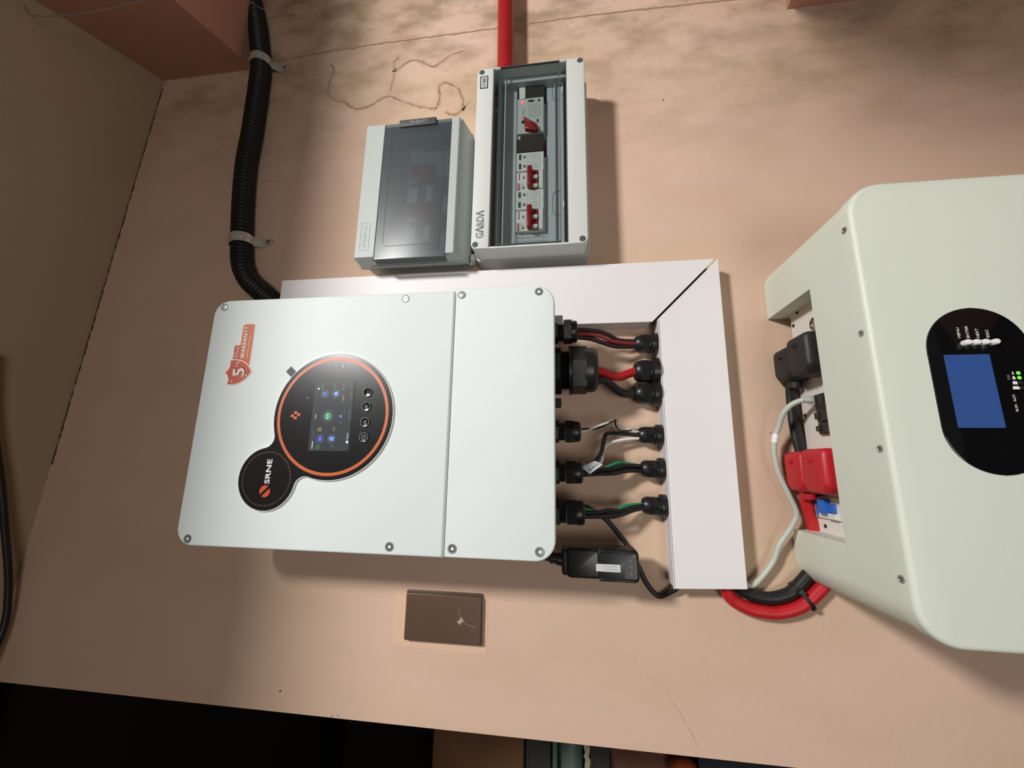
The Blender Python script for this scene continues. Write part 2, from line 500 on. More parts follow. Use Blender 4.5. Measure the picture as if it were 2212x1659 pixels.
CR = [[(730, 448), (706, 421), (711, 389), (729, 350), (712, 321), (696, 284), (685, 248)],
 [(685, 248), (711, 242), (738, 245), (745, 230), (731, 208), (712, 199), (695, 193), (678, 196), (668, 208), (671, 222), (680, 230)],
 [(742, 347), (770, 343), (788, 342), (800, 327), (811, 308), (803, 283), (789, 262), (797, 243), (813, 220), (820, 193)],
 [(788, 342), (812, 344), (825, 333)], [(828, 488), (812, 478), (784, 483), (756, 487), (734, 465), (725, 448)],
 [(674, 193), (692, 184), (693, 173)], [(812, 605), (819, 579), (812, 552), (802, 544)]]
for i, c in enumerate(CR):
    ribbon('crack_stain', c, (6, 6, 6, 5, 4, 3, 3)[i], 'stain', 2.5, 7, 0.12)
    ribbon('crack', c, (2.4, 2.4, 2.3, 2.0, 1.6, 1.2, 1.0)[i], 'crack', 1.4, 5)
ribbon('plaster_joint', [(852, 640), (864, 424), (865, 128), (867, -37), (862, -232), (857, -403)], 1.8, 'ridge', 0.8, 9, 1.2)
ribbon('scratch', [(-283, -107), (-295, -126), (-316, -142), (-338, -156), (-361, -168)], 0.5, 'scratch', 0.3, 4)
ribbon('ceiling_joint_crack', [(818, ceil_z(818) - 1), (500, ceil_z(500) - 1), (200, ceil_z(200) - 1), (-20, ceil_z(-20) - 1)], 1.6, 'jointdark', 1.2, 6, 0.5)
ribbon('scratch', [(560, 642), (556, 600), (552, 560)], 0.5, 'crack', 0.8, 4)
for x, z, r in ((653, -181, 1.6), (-345, 438, 1.7), (52, -299, 1.0), (-371, 350, 0.9), (-369, 340, 0.9)):
    bm = NB(); lathe(bm, [(0, 0.9), (r * 0.7, 0.6), (r, -0.2)], P(x, z, 0), (0, -1, 0), 8); part('pock_mark', bm, 'dot', wall, True)
def ragged(poly, step, j):
    out = []
    for i in range(len(poly)):
        a = Vector(poly[i]); b = Vector(poly[(i + 1) % len(poly)]); n = max(1, int((b - a).length / step))
        for k in range(n): out.append(tuple(a.lerp(b, k / n) + Vector((random.uniform(-j, j), random.uniform(-j, j)))))
    return out
bm = NB(); prism(bm, ragged([(-186, 262), (-190, 119), (-273, 119), (-270, 263)], 6, 1.6), -0.4, 0.4); part('plaster_patch', bm, 'patch', wall)

# storage space seen past the free end of the wall
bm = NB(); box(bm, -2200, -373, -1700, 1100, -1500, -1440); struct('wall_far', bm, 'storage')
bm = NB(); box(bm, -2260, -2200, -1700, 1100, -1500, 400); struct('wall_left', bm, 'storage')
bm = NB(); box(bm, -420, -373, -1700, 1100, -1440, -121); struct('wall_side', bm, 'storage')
bm = NB(); box(bm, -2260, -374, 1060, 1120, -1500, -0.5); struct('trim_2', bm, 'storage', label='storage ceiling coloured dark for shade')

# ------------------------------------------------------------------ hybrid inverter
inv = Thing('solar_inverter', 'white wall inverter with round black display panel and orange ring', 'inverter', P(62, 14, 0))
bm = NB(); prism(bm, rrect(-96, 224, 17, 516, 14), 0, 116, 2); part('body', bm, 'invbody', inv, True)
LIDT = 128
bm = NB(); prism(bm, rrect(-115, 239.5, 154, 532, 0, 8, (24, 24, 0, 0)), 112, LIDT, 3, 4)
lid = part('upper_cover', bm, 'inv', inv, True)
bm = NB(); prism(bm, rrect(-114, 241.5, 14, 151.8, 0, 8, (0, 0, 25, 25)), 112, LIDT + 0.6, 2.4, 4)
lid2 = part('lower_cover', bm, 'inv', inv, True)
for i, (x, z) in enumerate([(228.3, 515), (-106, 512.5), (230.2, 225.8), (-104.5, 223.5), (232.2, 143.2), (232.5, 35), (-103.4, 141.5), (-102.5, 33.2)]):
    T0 = LIDT + (0.6 if i > 3 else 0)
    bm = NB(); ringflat(bm, x, z, 4.9, 5.7, T0 - 1, T0 + 0.25, 24); w = part('screw', bm, 'darksteel', inv, True)
    bm = NB(); lathe(bm, [(4.9, 0), (4.9, 0.5), (4.2, 1.2), (2.3, 1.3), (2.1, 0.5), (0, 0.4)], P(x, z, T0 - 1.0), (0, -1, 0), 20)
    part('screw_head', bm, 'steel', w, True)
    bm = NB(); prism(bm, circ(x, z, 1.9, 6), T0 - 0.6, T0 - 0.4); part('socket', bm, 'darksteel', w)

# black figure-eight display panel: union outline of the two discs with fillets
C1 = Vector((62.5, 318.3)); r1 = 87.0; C2 = Vector((-24, 404.7)); r2 = 42.0; rf = 15.0
def two_disc(off):
    a = r1 + off; b = r2 + off; f = rf - off
    d = C2 - C1; L = d.length; e = d / L; n = Vector((-e.y, e.x))
    A = a + f; Bq = b + f
    xx = (A * A - Bq * Bq + L * L) / (2 * L); yy = math.sqrt(max(0.1, A * A - xx * xx))
    pts = []
    def arc(c, r, a0, a1, k):
        return [(c.x + r * math.cos(a0 + (a1 - a0) * i / k), c.y + r * math.sin(a0 + (a1 - a0) * i / k)) for i in range(k + 1)]
    F1 = C1 + e * xx + n * yy; F2 = C1 + e * xx - n * yy
    ang = lambda v: math.atan2(v.y, v.x)
    s0 = ang(F1 - C1); s1 = ang(F2 - C1)
    if s1 < s0: s1 += 2 * PI
    pts += arc(C1, a, s0, s1, 72)
    q0 = ang(C1 - F2); q1 = ang(C2 - F2)
    while q1 - q0 > PI: q1 -= 2 * PI
    while q1 - q0 < -PI: q1 += 2 * PI
    pts += arc(F2, f, q0, q1, 8)[1:]
    u0 = ang(F2 - C2); u1 = ang(F1 - C2)
    if u1 < u0: u1 += 2 * PI
    pts += arc(C2, b, u0, u1, 40)[1:]
    q0 = ang(C2 - F1); q1 = ang(C1 - F1)
    while q1 - q0 > PI: q1 -= 2 * PI
    while q1 - q0 < -PI: q1 += 2 * PI
    pts += arc(F1, f, q0, q1, 8)[1:-1]
    return pts
bm = NB(); prism(bm, two_disc(1.6), LIDT - 1, LIDT + 2.6, 1.6, 3); part('panel_rim', bm, 'white', inv, True)
PT = LIDT + 3.2
bm = NB(); prism(bm, two_disc(0.0), LIDT + 2, PT, 0.4, 1); pan = part('display_panel', bm, 'panelblack', inv, True)
bm = NB(); ringflat(bm, C1.x, C1.y, 77.4, 81.6, PT - 0.3, PT + 0.2, 96); part('orange_ring', bm, 'orange', pan)
bm = NB()
for k in range(64):
    a = 2 * PI * k / 64; prism(bm, circ(C2.x + 35.5 * math.cos(a), C2.y + 35.5 * math.sin(a), 0.75, 6), PT - 0.1, PT + 0.15)
o = part('dotted_ring', bm, 'dotring', pan); o['kind'] = 'stuff'
text('brand_lettering', 'SRNE', -31, 2, 398.6, 406.4, PT, 'white', pan, 0.025)
# ball logo: two half discs split by a slanted bar
bm = NB()
for s in (1, -1):
    pts = [(math.cos(math.radians(a)), math.sin(math.radians(a))) for a in range(8, 173, 11)]
    pts = [(x, max(y, 0.16) if True else y) for x, y in pts]
    rot = math.radians(-42 + (0 if s > 0 else 180))
    prism(bm, [(-40.6 + 7.8 * (x * math.cos(rot) - y * math.sin(rot)), 404.2 + 7.8 * (x * math.sin(rot) + y * math.cos(rot))) for x, y in pts], PT, PT + 0.25)
part('ball_logo', bm, 'redorange', pan)
# four-tile emblem
for k, (dx, dz) in enumerate(((3.6, 0.2), (0.9, -4.7), (-0.9, 4.7), (-3.6, -0.2))):
    x, z = 62.4 + dx, 372.6 + dz
    sk = [(-2.2, -1.8), (1.5, -2.6), (2.2, 1.8), (-1.5, 2.6)]
    bm = NB(); prism(bm, [(x + a, z + b) for a, b in sk], PT, PT + 0.25); part('emblem_tile', bm, 'orange', pan)
# pull tab
bm = NB(); q = math.radians(48); ux, uz = math.cos(q), math.sin(q)
cx, cz = 124.6, 389.0
prism(bm, [(cx + a * -uz * 1 + b * ux, cz + a * ux + b * uz) for a, b in ((-5, -6), (5, -6), (5, 7), (-5, 7))], LIDT, LIDT + 1.2); part('film_tab', bm, 'black', inv)
# screen with what it shows
bm = NB(); prism(bm, rrect(14, 110, 289, 348, 1.2, 2), PT - 0.2, PT + 0.5); scr = part('screen', bm, 'screen', inv)
ST = PT + 0.5
bm = NB(); prism(bm, circ(61, 324, 5.6, 28), ST, ST + 0.2); part('status_disc', bm, 'ui_green', scr)
text('status_text', 'On Grid', 57.5, 65, 323.4, 325.4, ST + 0.2, 'ui_white', scr)
bm = NB(); ringflat(bm, 61, 324, 8.2, 8.5, ST, ST + 0.15, 32); part('status_ring', bm, 'ui_dim', scr)
for (x, z, kk) in ((92, 331.9, 'tower'), (92.3, 315.4, 'house'), (30.3, 332, 'panel'), (30.4, 315.3, 'battery')):
    bm = NB()
    if kk == 'tower':
        for s in (-1, 1): prism(bm, [(x + s * 0.5, z + 3.4), (x + s * 1.2, z + 3.4), (x + s * 3.2, z - 3.4), (x + s * 2.3, z - 3.4)], ST, ST + 0.2)
        for dz in (2, 0, -2): box(bm, x - 2.6, x + 2.6, z + dz - .3, z + dz + .3, ST, ST + 0.2)
    elif kk == 'house':
        prism(bm, [(x, z + 3.6), (x - 4, z), (x - 2.8, z), (x - 2.8, z - 3), (x + 2.8, z - 3), (x + 2.8, z), (x + 4, z)], ST, ST + 0.2)
    elif kk == 'panel':
        for i in range(3):
            for j in range(2): box(bm, x - 3 + i * 2.1, x - 3 + i * 2.1 + 1.8, z - 2.2 + j * 2.3, z - 2.2 + j * 2.3 + 2, ST, ST + 0.2)
    else:
        prism(bm, rrect(x - 2.9, x + 2.9, z - 3.6, z + 2.6, 0.6, 2), ST, ST + 0.2); box(bm, x - 1.2, x + 1.2, z + 2.8, z + 3.6, ST, ST + 0.2)
    part('screen_icon', bm, 'ui_violet' if kk == 'panel' else 'ui_blue', scr)
    bm = NB(); ringflat(bm, x, z, 5.2, 5.6, ST, ST + 0.12, 24); part('icon_ring', bm, 'ui_violet' if kk == 'panel' else 'ui_dim', scr)
for s, x, z, w, h, m in (('13:06:03', 21.6, 342.3, 10.5, 1.9, 'ui_white'), ('General', 37, 342.7, 7, 1.4, 'ui_dim'), ('Normal', 60.6, 342.3, 6, 1.6, 'ui_white'),
    ('359V', 19.3, 335.6, 7, 2.3, 'ui_green'), ('395V', 19.3, 332.4, 7, 2.3, 'ui_green'), ('53', 20.7, 313.6, 4, 2.8, 'ui_green'), ('120V', 102.4, 336.2, 6.5, 2.6, 'ui_green'), ('120V', 103.1, 318.9, 6.5, 2.3, 'ui_green'),
    ('882', 43, 335.4, 5.2, 2.2, 'ui_tan'), ('882', 43, 332.4, 5.2, 2.2, 'ui_tan'), ('162', 43.5, 313.4, 5, 2.3, 'ui_tan'), ('11.1', 101.7, 305.1, 8, 2.4, 'ui_tan'), ('1221', 86.1, 304.3, 9, 2.4, 'ui_tan'), ('Home', 34, 292.6, 8, 1.9, 'ui_white'), ('0w', 52.6, 304.6, 3, 1.6, 'ui_dim'), ('0w', 68.3, 300, 3.2, 1.7, 'ui_dim'), ('Statistics', 64, 293, 12, 1.8, 'ui_dim'), ('Settings', 90, 293, 10, 1.8, 'ui_dim')):
    text('screen_text', s, x - w / 2, x + w / 2, z - h / 2, z + h / 2, ST, m, scr, 0.0, thick=0.15)
mini('screen_mark', 'c', 99.6, 342, 2.6, 2.6, ST, 'ui_white', scr)
mini('screen_mark', 'c', 61, 305.1, 3.6, 3.6, ST, 'ui_violet', scr)
bm = NB(); prism(bm, [(26.3, 294.3), (24, 292.2), (24.8, 292.2), (24.8, 290.6), (25.9, 290.6), (25.9, 291.8), (26.8, 291.8), (26.8, 290.6), (27.8, 290.6), (27.8, 292.2), (28.6, 292.2)], ST, ST + 0.2); part('home_icon', bm, 'ui_white', scr)
# four touch buttons
for i, x in enumerate((94.0, 74.2, 53.0, 32.8)):
    z = 269
    bm = NB(); lathe(bm, [(6.8, 0), (6.8, 0.9), (6.2, 1.5), (4.8, 1.2), (0, 0.9)], P(x, z, PT - 0.1), (0, -1, 0), 28); bt = part('button', bm, 'button', inv, True)
    bm = NB(); ringflat(bm, x, z, 5.7, 6.25, PT + 1.1, PT + 1.5, 28); part('button_ring', bm, 'dimwhite', bt)
    T = PT + 1.1
    bm = NB()
    def stroke(pl, close=True, w=0.32):
        n = len(pl)
        for k in range(n if close else n - 1):
            a = Vector(pl[k]); b = Vector(pl[(k + 1) % n]); d = (b - a).normalized(); nn = Vector((-d.y, d.x)) * w; a = a - d * w; b = b + d * w
            prism(bm, [tuple(a + nn), tuple(b + nn), tuple(b - nn), tuple(a - nn)], T - 0.3, T + 0.35)
    if i == 0: stroke([(x - 2.4, z + 1.6), (x - 2.2, z - 1.6), (x + 2.6, z - 0.6)], False)
    elif i == 1: stroke([(x - 2.6, z + 1.6), (x + 2.6, z + 1.6), (x, z - 2.4)])
    elif i == 2: stroke([(x - 2.6, z - 1.6), (x + 2.6, z - 1.6), (x, z + 2.4)])
    else: stroke(circ(x, z, 3.4, 6)); stroke(circ(x, z, 1.5, 10))
    part('button_symbol', bm, 'dimwhite', bt)
for s, z, w in (('Bypass', 325.5, 6), ('Inverter', 315.2, 8), ('Fault', 307.2, 7)):
    text('indicator_text', s, 129.5, 129.5 + w, z - 0.7, z + 0.7, PT, 'dimwhite', pan, thick=0.15)
mini('indicator_light', 'c', 131.5, 308.9, 1.6, 1.6, PT + 0.1, 'ui_white', pan)
mini('indicator_light', 'c', 86.5, 357.5, 1.2, 1.2, PT + 0.1, 'ui_white', pan)

# warranty sticker
stk = Thing('warranty_sticker', 'orange five year warranty sticker on the white inverter cover', 'sticker', P(150, 475, LIDT))
def shield(k):
    c = Vector((126, 473)); top = [(144.0, 489.6), (137, 488.6), (130.5, 490.6), (125.8, 495.2), (121.5, 490.8), (115, 488.2), (108.2, 489.4)]
    lft = [(107.8, 480), (110.2, 471), (114.6, 463.5), (120.5, 457.5), (126.6, 453.8)]
    rgt = [(132.4, 457.2), (138.2, 463.2), (142.2, 470.5), (144.5, 480)]
    return [tuple(c + (Vector(p) - c) * k) for p in top + lft + rgt]
LT = LIDT + 0.05
band = [(136, 458.3), (195, 458.5), (199.6, 461.4), (200, 478.2), (168, 477.8), (167.4, 487.4), (140, 487.4)]
bm = NB(); prism(bm, inset(band, -0.8) , LT, LT + 0.3); base = part('backing', bm, 'stickerwhite', stk)
bm = NB(); prism(bm, rrect(136, 199.8, 458.6, 477.6, 0, 4, (3.5, 0, 0, 3.5)), LT + 0.1, LT + 0.45); b1 = part('band', bm, 'stickerorange', stk)
bm = NB(); prism(bm, rrect(140, 167.2, 477.0, 487.0, 0, 4, (2.5, 0, 0, 0)), LT + 0.1, LT + 0.5); part('small_band', bm, 'stickerred', stk)
text('lettering', 'WARRANTY', 146.5, 197, 467.3, 475.0, LT + 0.45, 'stickerwhite', stk, 0.03, 0.12)
textlines('fine_print', 147, 182, (463.8,), LT + 0.45, 'stickerwhite', stk, h=0.9)
text('lettering', 'IP65', 147.5, 157, 483.4, 485.8, LT + 0.5, 'stickerwhite', stk, 0.02)
text('lettering', 'INVERTER', 147.5, 166, 479.0, 481.8, LT + 0.5, 'stickerwhite', stk, 0.02)
bm = NB(); prism(bm, shield(1.07), LT + 0.2, LT + 0.55); part('shield_border', bm, 'stickerwhite', stk)
bm = NB(); prism(bm, shield(1.0), LT + 0.4, LT + 0.7); part('shield', bm, 'stickerred', stk)
text('numeral', '5', 119.7, 133.4, 462.7, 482.4, LT + 0.65, 'black', stk, 0.02)
text('numeral', '5', 118.9, 132.4, 463.1, 482.8, LT + 0.8, 'stickerwhite', stk, 0.02)
text('lettering', 'Years', 133.6, 141.5, 477.6, 480.2, LT + 0.7, 'stickerwhite', stk)
for x, z in ((112.6, 482.5), (121.2, 461.0), (140.6, 476.0)):
    st = [(x + (1.7 if k % 2 == 0 else 0.75) * math.sin(k * PI / 5), z + (1.7 if k % 2 == 0 else 0.75) * math.cos(k * PI / 5)) for k in range(10)]
    bm = NB(); prism(bm, st, LT + 0.7, LT + 0.9); part('star', bm, 'stickerwhite', stk)

# ------------------------------------------------------------------ cable glands
DN = Vector((0, 0, -1)); UPV = Vector((0, 0, 1))
def gland(parent, x, t, z0, zend, rn, down=True, big=False):
    """base hex and thread at z0, clamping nut towards zend"""
    d = DN if down else UPV; L = abs(zend - z0); o = P(x, z0, t)
    hx = 6
    f = lambda a: a * L
    bm = NB()
    lathe(bm, [(rn * 1.02, 0), (rn * 1.06, 0.5), (rn * 1.06, f(.16)), (rn * .98, f(.18))], o, d, hx, 0.2 if not big else 0.0, (1, 0, 0))
    g = part('cable_gland', bm, 'nylon', parent, True)
    bm = NB(); pr = []
    k0, k1 = f(.17), f(.42); n = 6 if big else 4
    for i in range(n): pr += [(rn * .80, k0 + (k1 - k0) * i / n), (rn * .87, k0 + (k1 - k0) * (i + .5) / n)]
    lathe(bm, pr, o, d, 28); part('thread', bm, 'nylon', g, True)
    bm = NB()
    if big:
        lathe(bm, [(rn * 1.08, f(.345)), (rn * 1.08, f(.415))], o, d, 36)
    lathe(bm, [(rn * 1.0, f(.40)), (rn * 1.06, f(.43)), (rn * 1.06, f(.74)), (rn * 1.0, f(.76))], o, d, hx, 0.35, (1, 0, 0))
    lathe(bm, [(rn * .96, f(.70)), (rn * .97, f(.88)), (rn * .92, f(.95)), (rn * .82, f(.99)), (rn * .66, L), (rn * .62, f(.94)), (0, f(.94))], o, d, 32)
    part('nut', bm, 'nylon', g, True)
    return g
gland(inv, 197, 60, 17, -18.4, 17.2)
gland(inv, 137.2, 60, 17, -46, 33.6, big=True)
gland(inv, 47.5, 60, 17, -20.4, 15.2)
gland(inv, -9.4, 60, 17, -22.3, 15.8)
gland(inv, -63.2, 60, 17, -23.8, 17.0)
bm = NB(); box(bm, 82.4, 95, 7, 18, 54, 68, 1); box(bm, 86, 91.5, 6.4, 8, 57, 65); part('port_cap', bm, 'nylon', inv)
bm = NB(); box(bm, 203, 219, 3.5, 18, 70, 72); part('earth_tab', bm, 'invbody', inv)
bm = NB(); tube(bm, [P(60, 10, 62), P(58, 14, 70), P(52, 15, 74), P(46, 10, 74), P(43, 4, 72)], 0.5, 6); part('cap_tether', bm, 'rubber', inv, True)

# ------------------------------------------------------------------ white trunking
def trunking(name, label, poly, sides, base):
    t = Thing(name, label, 'trunking', base)
    bm = NB(); prism(bm, poly, 30.6, 32.2, 0.3, 1); part('cover', bm, 'trunk', t)
    for sd in sides:
        bm = NB(); prism(bm, sd, 0.3, 30.6); part('side', bm, 'trunkin', t)
    return t
tv = trunking('wall_trunking', 'vertical white cable trunking behind the inverter', [(219, 504), (318, 504), (319, -232), (219, -133)],
  [[(219, 504), (221, 504), (221, -131), (219, -129)], [(317, 504), (319, 504), (319, -229), (317, -227)], [(221, 502), (317, 502), (317, 504), (221, 504)]], P(268, 504, 0))
th = trunking('wall_trunking', 'horizontal white cable trunking with six glands below the inverter', [(319, -236.5), (-156.5, -235), (-161, -141), (222.5, -141)],
  [[(-158, -141), (-154, -145), (219, -145), (223, -141)], [(-154, -234.5), (-154, -232.5), (317, -234), (319, -236)]], P(80, -235, 0))
bm = NB(); prism(bm, [(-160.5, -141.0), (-160.5, -142.4), (222, -142.4), (222.5, -141)], 31.0, 34.0, 0.5, 1); part('cover_lip', bm, 'trunk', th)
bm = NB(); box(bm, 60, 84, -142.2, -140.8, 8, 24); part('rating_label', bm, 'label', th)
for x, r, ze in ((188.5, 13.2, -107.5), (144.4, 16.6, -105.0), (109.2, 15.6, -104.5), (46.5, 12.6, -107.0), (-2.8, 12.8, -108.8), (-54.6, 12.8, -107.8)):
    d = UPV; o = P(x, -141, 17.5); L = ze + 141
    bm = NB(); lathe(bm, [(r * 1.22, 0), (r * 1.25, .6), (r * 1.25, L * .26), (r * 1.12, L * .30)], o, d, 32); g = part('cable_gland', bm, 'nylon', th, True)
    bm = NB(); lathe(bm, [(r * .92, L * .28), (r * .92, L * .4)], o, d, 24); part('thread', bm, 'nylon', g, True)
    bm = NB(); lathe(bm, [(r * 1.0, L * .36), (r * 1.08, L * .40), (r * 1.08, L * .74), (r, L * .77)], o, d, 6, 0.5, (1, 0, 0))
    lathe(bm, [(r * .99, L * .72), (r * .97, L * .82), (r * .88, L * .93), (r * .72, L), (r * .6, L * .98), (r * .55, L * .9), (0, L * .9)], o, d, 28); part('nut', bm, 'nylon', g, True)

# ------------------------------------------------------------------ cables between inverter and trunking
def cable(name, label, pts, r, m, group=None, n=12, flat=1.0):
    ps = [P(*p) for p in pts]
    bm = NB(); tube(bm, ps, r, n, 8, flat=flat)
    return single(name, bm, m, label, 'cable', ps[0], True, group)
cable('solar_cable', 'dark red wire of the pair leaving the topmost gland', [(192.6, -12, 60), (194.3, -32.7, 55), (191.9, -51.9, 50), (186, -71.2, 42), (185.4, -91, 32), (187.5, -112, 22)], 3.0, 'darkred')
cable('solar_cable', 'black wire running above the dark red one from the topmost gland', [(200.5, -12, 60), (201.8, -32.8, 52), (201, -52.1, 46), (197.2, -66.9, 38), (192, -82, 28), (192, -112, 18)], 3.5, 'maroon')
cable('solar_cable', 'black wire running below the dark red one from the topmost gland', [(189.5, -12, 58), (188.8, -37.2, 50), (183.9, -56.3, 44), (180.4, -73.8, 36), (181.4, -90.9, 28), (183.8, -112, 20)], 3.6, 'maroon')
cable('battery_cable', 'thick red cable between the largest gland and the trunking', [(138.5, -38, 60), (136, -54.3, 52), (131.9, -68.6, 44), (132.5, -81.5, 36), (138.1, -93.8, 28), (145.5, -112, 18)], 6.6, 'redcable', n=16)
cable('battery_cable', 'thick black cable between the largest gland and the trunking', [(123.1, -38, 60), (123.7, -53.9, 52), (118.6, -65.4, 44), (110, -77.9, 36), (107.5, -88.9, 28), (109.5, -112, 18)], 6.2, 'rubber', n=16)
cable('signal_wire', 'thin white wire twisted with a black one under the inverter', [(47.6, -16, 60), (49.1, -28.5, 57), (55.4, -43, 55), (60, -55.2, 52), (63, -63, 48), (65.5, -68.4, 45), (62.9, -72.3, 41), (58.4, -70.3, 37), (53.2, -74.8, 33), (54.9, -86.2, 28), (52.4, -98, 25), (50.2, -112, 21)], 1.35, 'whitecable', n=8)
cable('signal_wire', 'thin black wire twisted with a white one under the inverter', [(50.5, -16, 60), (52.1, -28.6, 57), (51.8, -38.2, 53), (56.2, -52.7, 50), (62.5, -63.8, 50), (65, -71.3, 47), (60.3, -71, 40), (52.4, -76.5, 36), (51.2, -87.1, 31), (53.2, -98.7, 24), (52.6, -112, 18)], 1.35, 'rubber', n=8)
cable('control_cable', 'black cable with a white paper flag bent up to the fourth trunking gland', [(-7, -16, 62), (-1.2, -32.2, 58), (8.2, -42.1, 52), (20.3, -49.9, 46), (37.4, -54.5, 38), (46.6, -59.5, 32), (48, -75.4, 26), (45.8, -112, 19)], 3.1, 'rubber')
cable('control_cable', 'white cable curving beside the flagged black cable', [(-6.1, -16, 47), (-1.2, -37.4, 41), (6.5, -50, 35), (15.7, -51.5, 32), (27.9, -56.5, 27), (34.4, -66.1, 24), (39.7, -87.4, 21), (42, -112, 18)], 2.5, 'whitecable')
for nm, lab, pts, r, m in (
    ('power_wire', 'upper black wire of the bundle under the paper flag', [(-10, -16, 62), (-6.3, -41.7, 52), (-2.5, -66.1, 42), (1.3, -85.1, 31), (0.6, -112, 20)], 2.8, 'rubber'),
    ('power_wire', 'lower black wire of the bundle under the paper flag', [(-13.4, -16, 58), (-11.2, -41.6, 50), (-10.3, -65.8, 40), (-6.8, -84.8, 30), (-5.3, -112, 20)], 2.8, 'rubber'),
    ('power_wire', 'hindmost black wire of the bundle under the paper flag', [(-12, -16, 52), (-8, -41.8, 44), (-6, -61.5, 34), (-3, -85.2, 25), (-3, -112, 14)], 2.6, 'rubber'),
    ('earth_wire', 'green wire arching over the bundle under the paper flag', [(-8, -16, 55), (-5.7, -46.6, 49), (1.6, -63.8, 41), (5.6, -76.6, 33), (3.6, -89.4, 25), (1, -112, 16)], 2.3, 'greencable'),
    ('power_wire', 'upper black wire of the twisted bundle above the data dongle', [(-62.5, -16, 60), (-62.9, -40.1, 52), (-59.9, -58, 45), (-61.3, -76.1, 37), (-56.4, -94.7, 28), (-54, -112, 20)], 2.8, 'rubber'),
    ('power_wire', 'middle black wire of the twisted bundle above the data dongle', [(-66.5, -16, 57), (-66.8, -40.1, 49), (-63.6, -63.6, 41), (-62, -81.8, 33), (-58.4, -98.1, 25), (-56.5, -112, 15)], 2.7, 'rubber'),
    ('power_wire', 'lowest black wire of the twisted bundle above the data dongle', [(-68, -16, 64), (-68, -39.8, 57), (-68.4, -60.8, 49), (-66.1, -75.5, 41), (-60.5, -94.2, 31), (-58, -112, 22)], 2.8, 'rubber'),
    ('earth_wire', 'green wire winding through the twisted bundle above the data dongle', [(-60, -16, 57), (-59.6, -31.2, 53), (-63.5, -46.4, 44), (-64, -64.3, 36), (-57.2, -76.9, 32), (-54.2, -87.2, 28), (-52.5, -112, 20)], 2.2, 'greencable')):
    cable(nm, lab, pts, r, m, n=10)
flag = Thing('cable_flag', 'white paper flag label wrapped on the black cable', 'label', P(-1, -34, 62))
bm = NB(); fv = [(-2.0, -20.5, 63), (7.0, -38.6, 68), (2.4, -49.5, 66), (-11.5, -31.4, 64)]
a = [bm.verts.new(P(*p)) for p in fv]; b = [bm.verts.new(P(x, z, t + 0.4)) for x, z, t in fv]
for i in range(4): bm.faces.new((a[i], a[(i + 1) % 4], b[(i + 1) % 4], b[i]))
bm.faces.new(a); bm.faces.new(b); part('paper', bm, 'label', flag)
def flagmap(u, v, t):   # u along the long side, v across
    A = P(-11.5, -31.4, 64); U = P(2.4, -49.5, 66) - A; V = P(-2, -20.5, 63) - A
    return A + U * u + V * v + Vector((0, -0.6 - (t), 0))
text('flag_text', 'S0-V92-001', 0.15, 0.85, 0.22, 0.40, 0, 'black', flag, 0.02, thick=0.15, fn=flagmap)
text('flag_text', 'PC 3-phi', 0.45, 0.9, 0.58, 0.76, 0, 'black', flag, 0.02, thick=0.15, fn=flagmap)

# ------------------------------------------------------------------ data dongle and its cable
dg = Thing('data_dongle', 'black wireless data stick hanging below the inverter', 'dongle', P(-125, 8, 60))
bm = NB(); prism(bm, rrect(-146, -106, -91, -38, 6, 4), 44, 76, 4); part('casing', bm, 'dongle', dg, True)
bm = NB(); prism(bm, rrect(-144, -106.5, -42, 2, 6, 4), 46, 74.5, 4); part('neck_casing', bm, 'dongle', dg, True)
bm = NB(); prism(bm, rrect(-141.5, -108.5, -3, 8, 4, 4), 48, 72, 3); part('collar', bm, 'nylon', dg, True)
bm = NB(); lathe(bm, [(6, 0), (8.4, 1), (8.4, 8), (7, 9), (7, 12), (8, 13), (8, 16), (6, 18), (5, 34), (3.4, 56)], P(-124.5, 6, 62), Vector((0.16, 0, 1)), 20); part('plug', bm, 'nylon', dg, True)
bm = NB(); prism(bm, rrect(-140.5, -116, -88, -72, 2, 3), 75.6, 76.5); ind = part('indicator_strip', bm, 'nylon', dg)
for x, s in ((-119, 'NET'), (-126, 'COM'), (-134.5, 'PWR')):
    mini('indicator_dot', 'c', x, -77, 0.9, .9, 76.5, 'dimwhite', ind)
    text('indicator_text', s, x - 2, x + 2, -81.3, -79.8, 76.5, 'dimwhite', ind, thick=0.15)
bm = NB(); prism(bm, rrect(-133.2, -124.1, -67, -36, 0.8, 2), 75.8, 76.4); lb = part('serial_label', bm, 'label', dg)
def rotm(u, v, t): return P(v, -u, t)     # lettering that runs downwards
text('label_text', 'SN: 2504175190', 46.5, 62.5, -127.6, -126.0, 76.4, 'dimwhite', lb, thick=0.12, fn=lambda u, v, t: P(v, -u, t))
text('label_text', 'PASS: 46580340', 46.5, 62.5, -131.2, -129.6, 76.4, 'dimwhite', lb, thick=0.12, fn=lambda u, v, t: P(v, -u, t))
for x0 in (-110.6, -145.2):
    bm = NB(); box(bm, x0, x0 + 3.8, -86, -40, 66, 77, 1.6); part('side_rib', bm, 'dongle', dg, True)
cable('data_cable', 'thin black cable passing behind the data dongle into the trunking end', [(-50, 40, 12), (-54, 5, 11), (-62, -30, 9), (-77, -56, 6), (-97.5, -74.9, 5), (-115.6, -87.7, 5), (-143, -102.1, 5), (-160.6, -110.1, 5), (-173, -119, 5), (-178.5, -128, 6), (-172, -141, 9), (-163, -151, 14), (-140, -165, 16)], 3.4, 'rubber', flat=0.8)

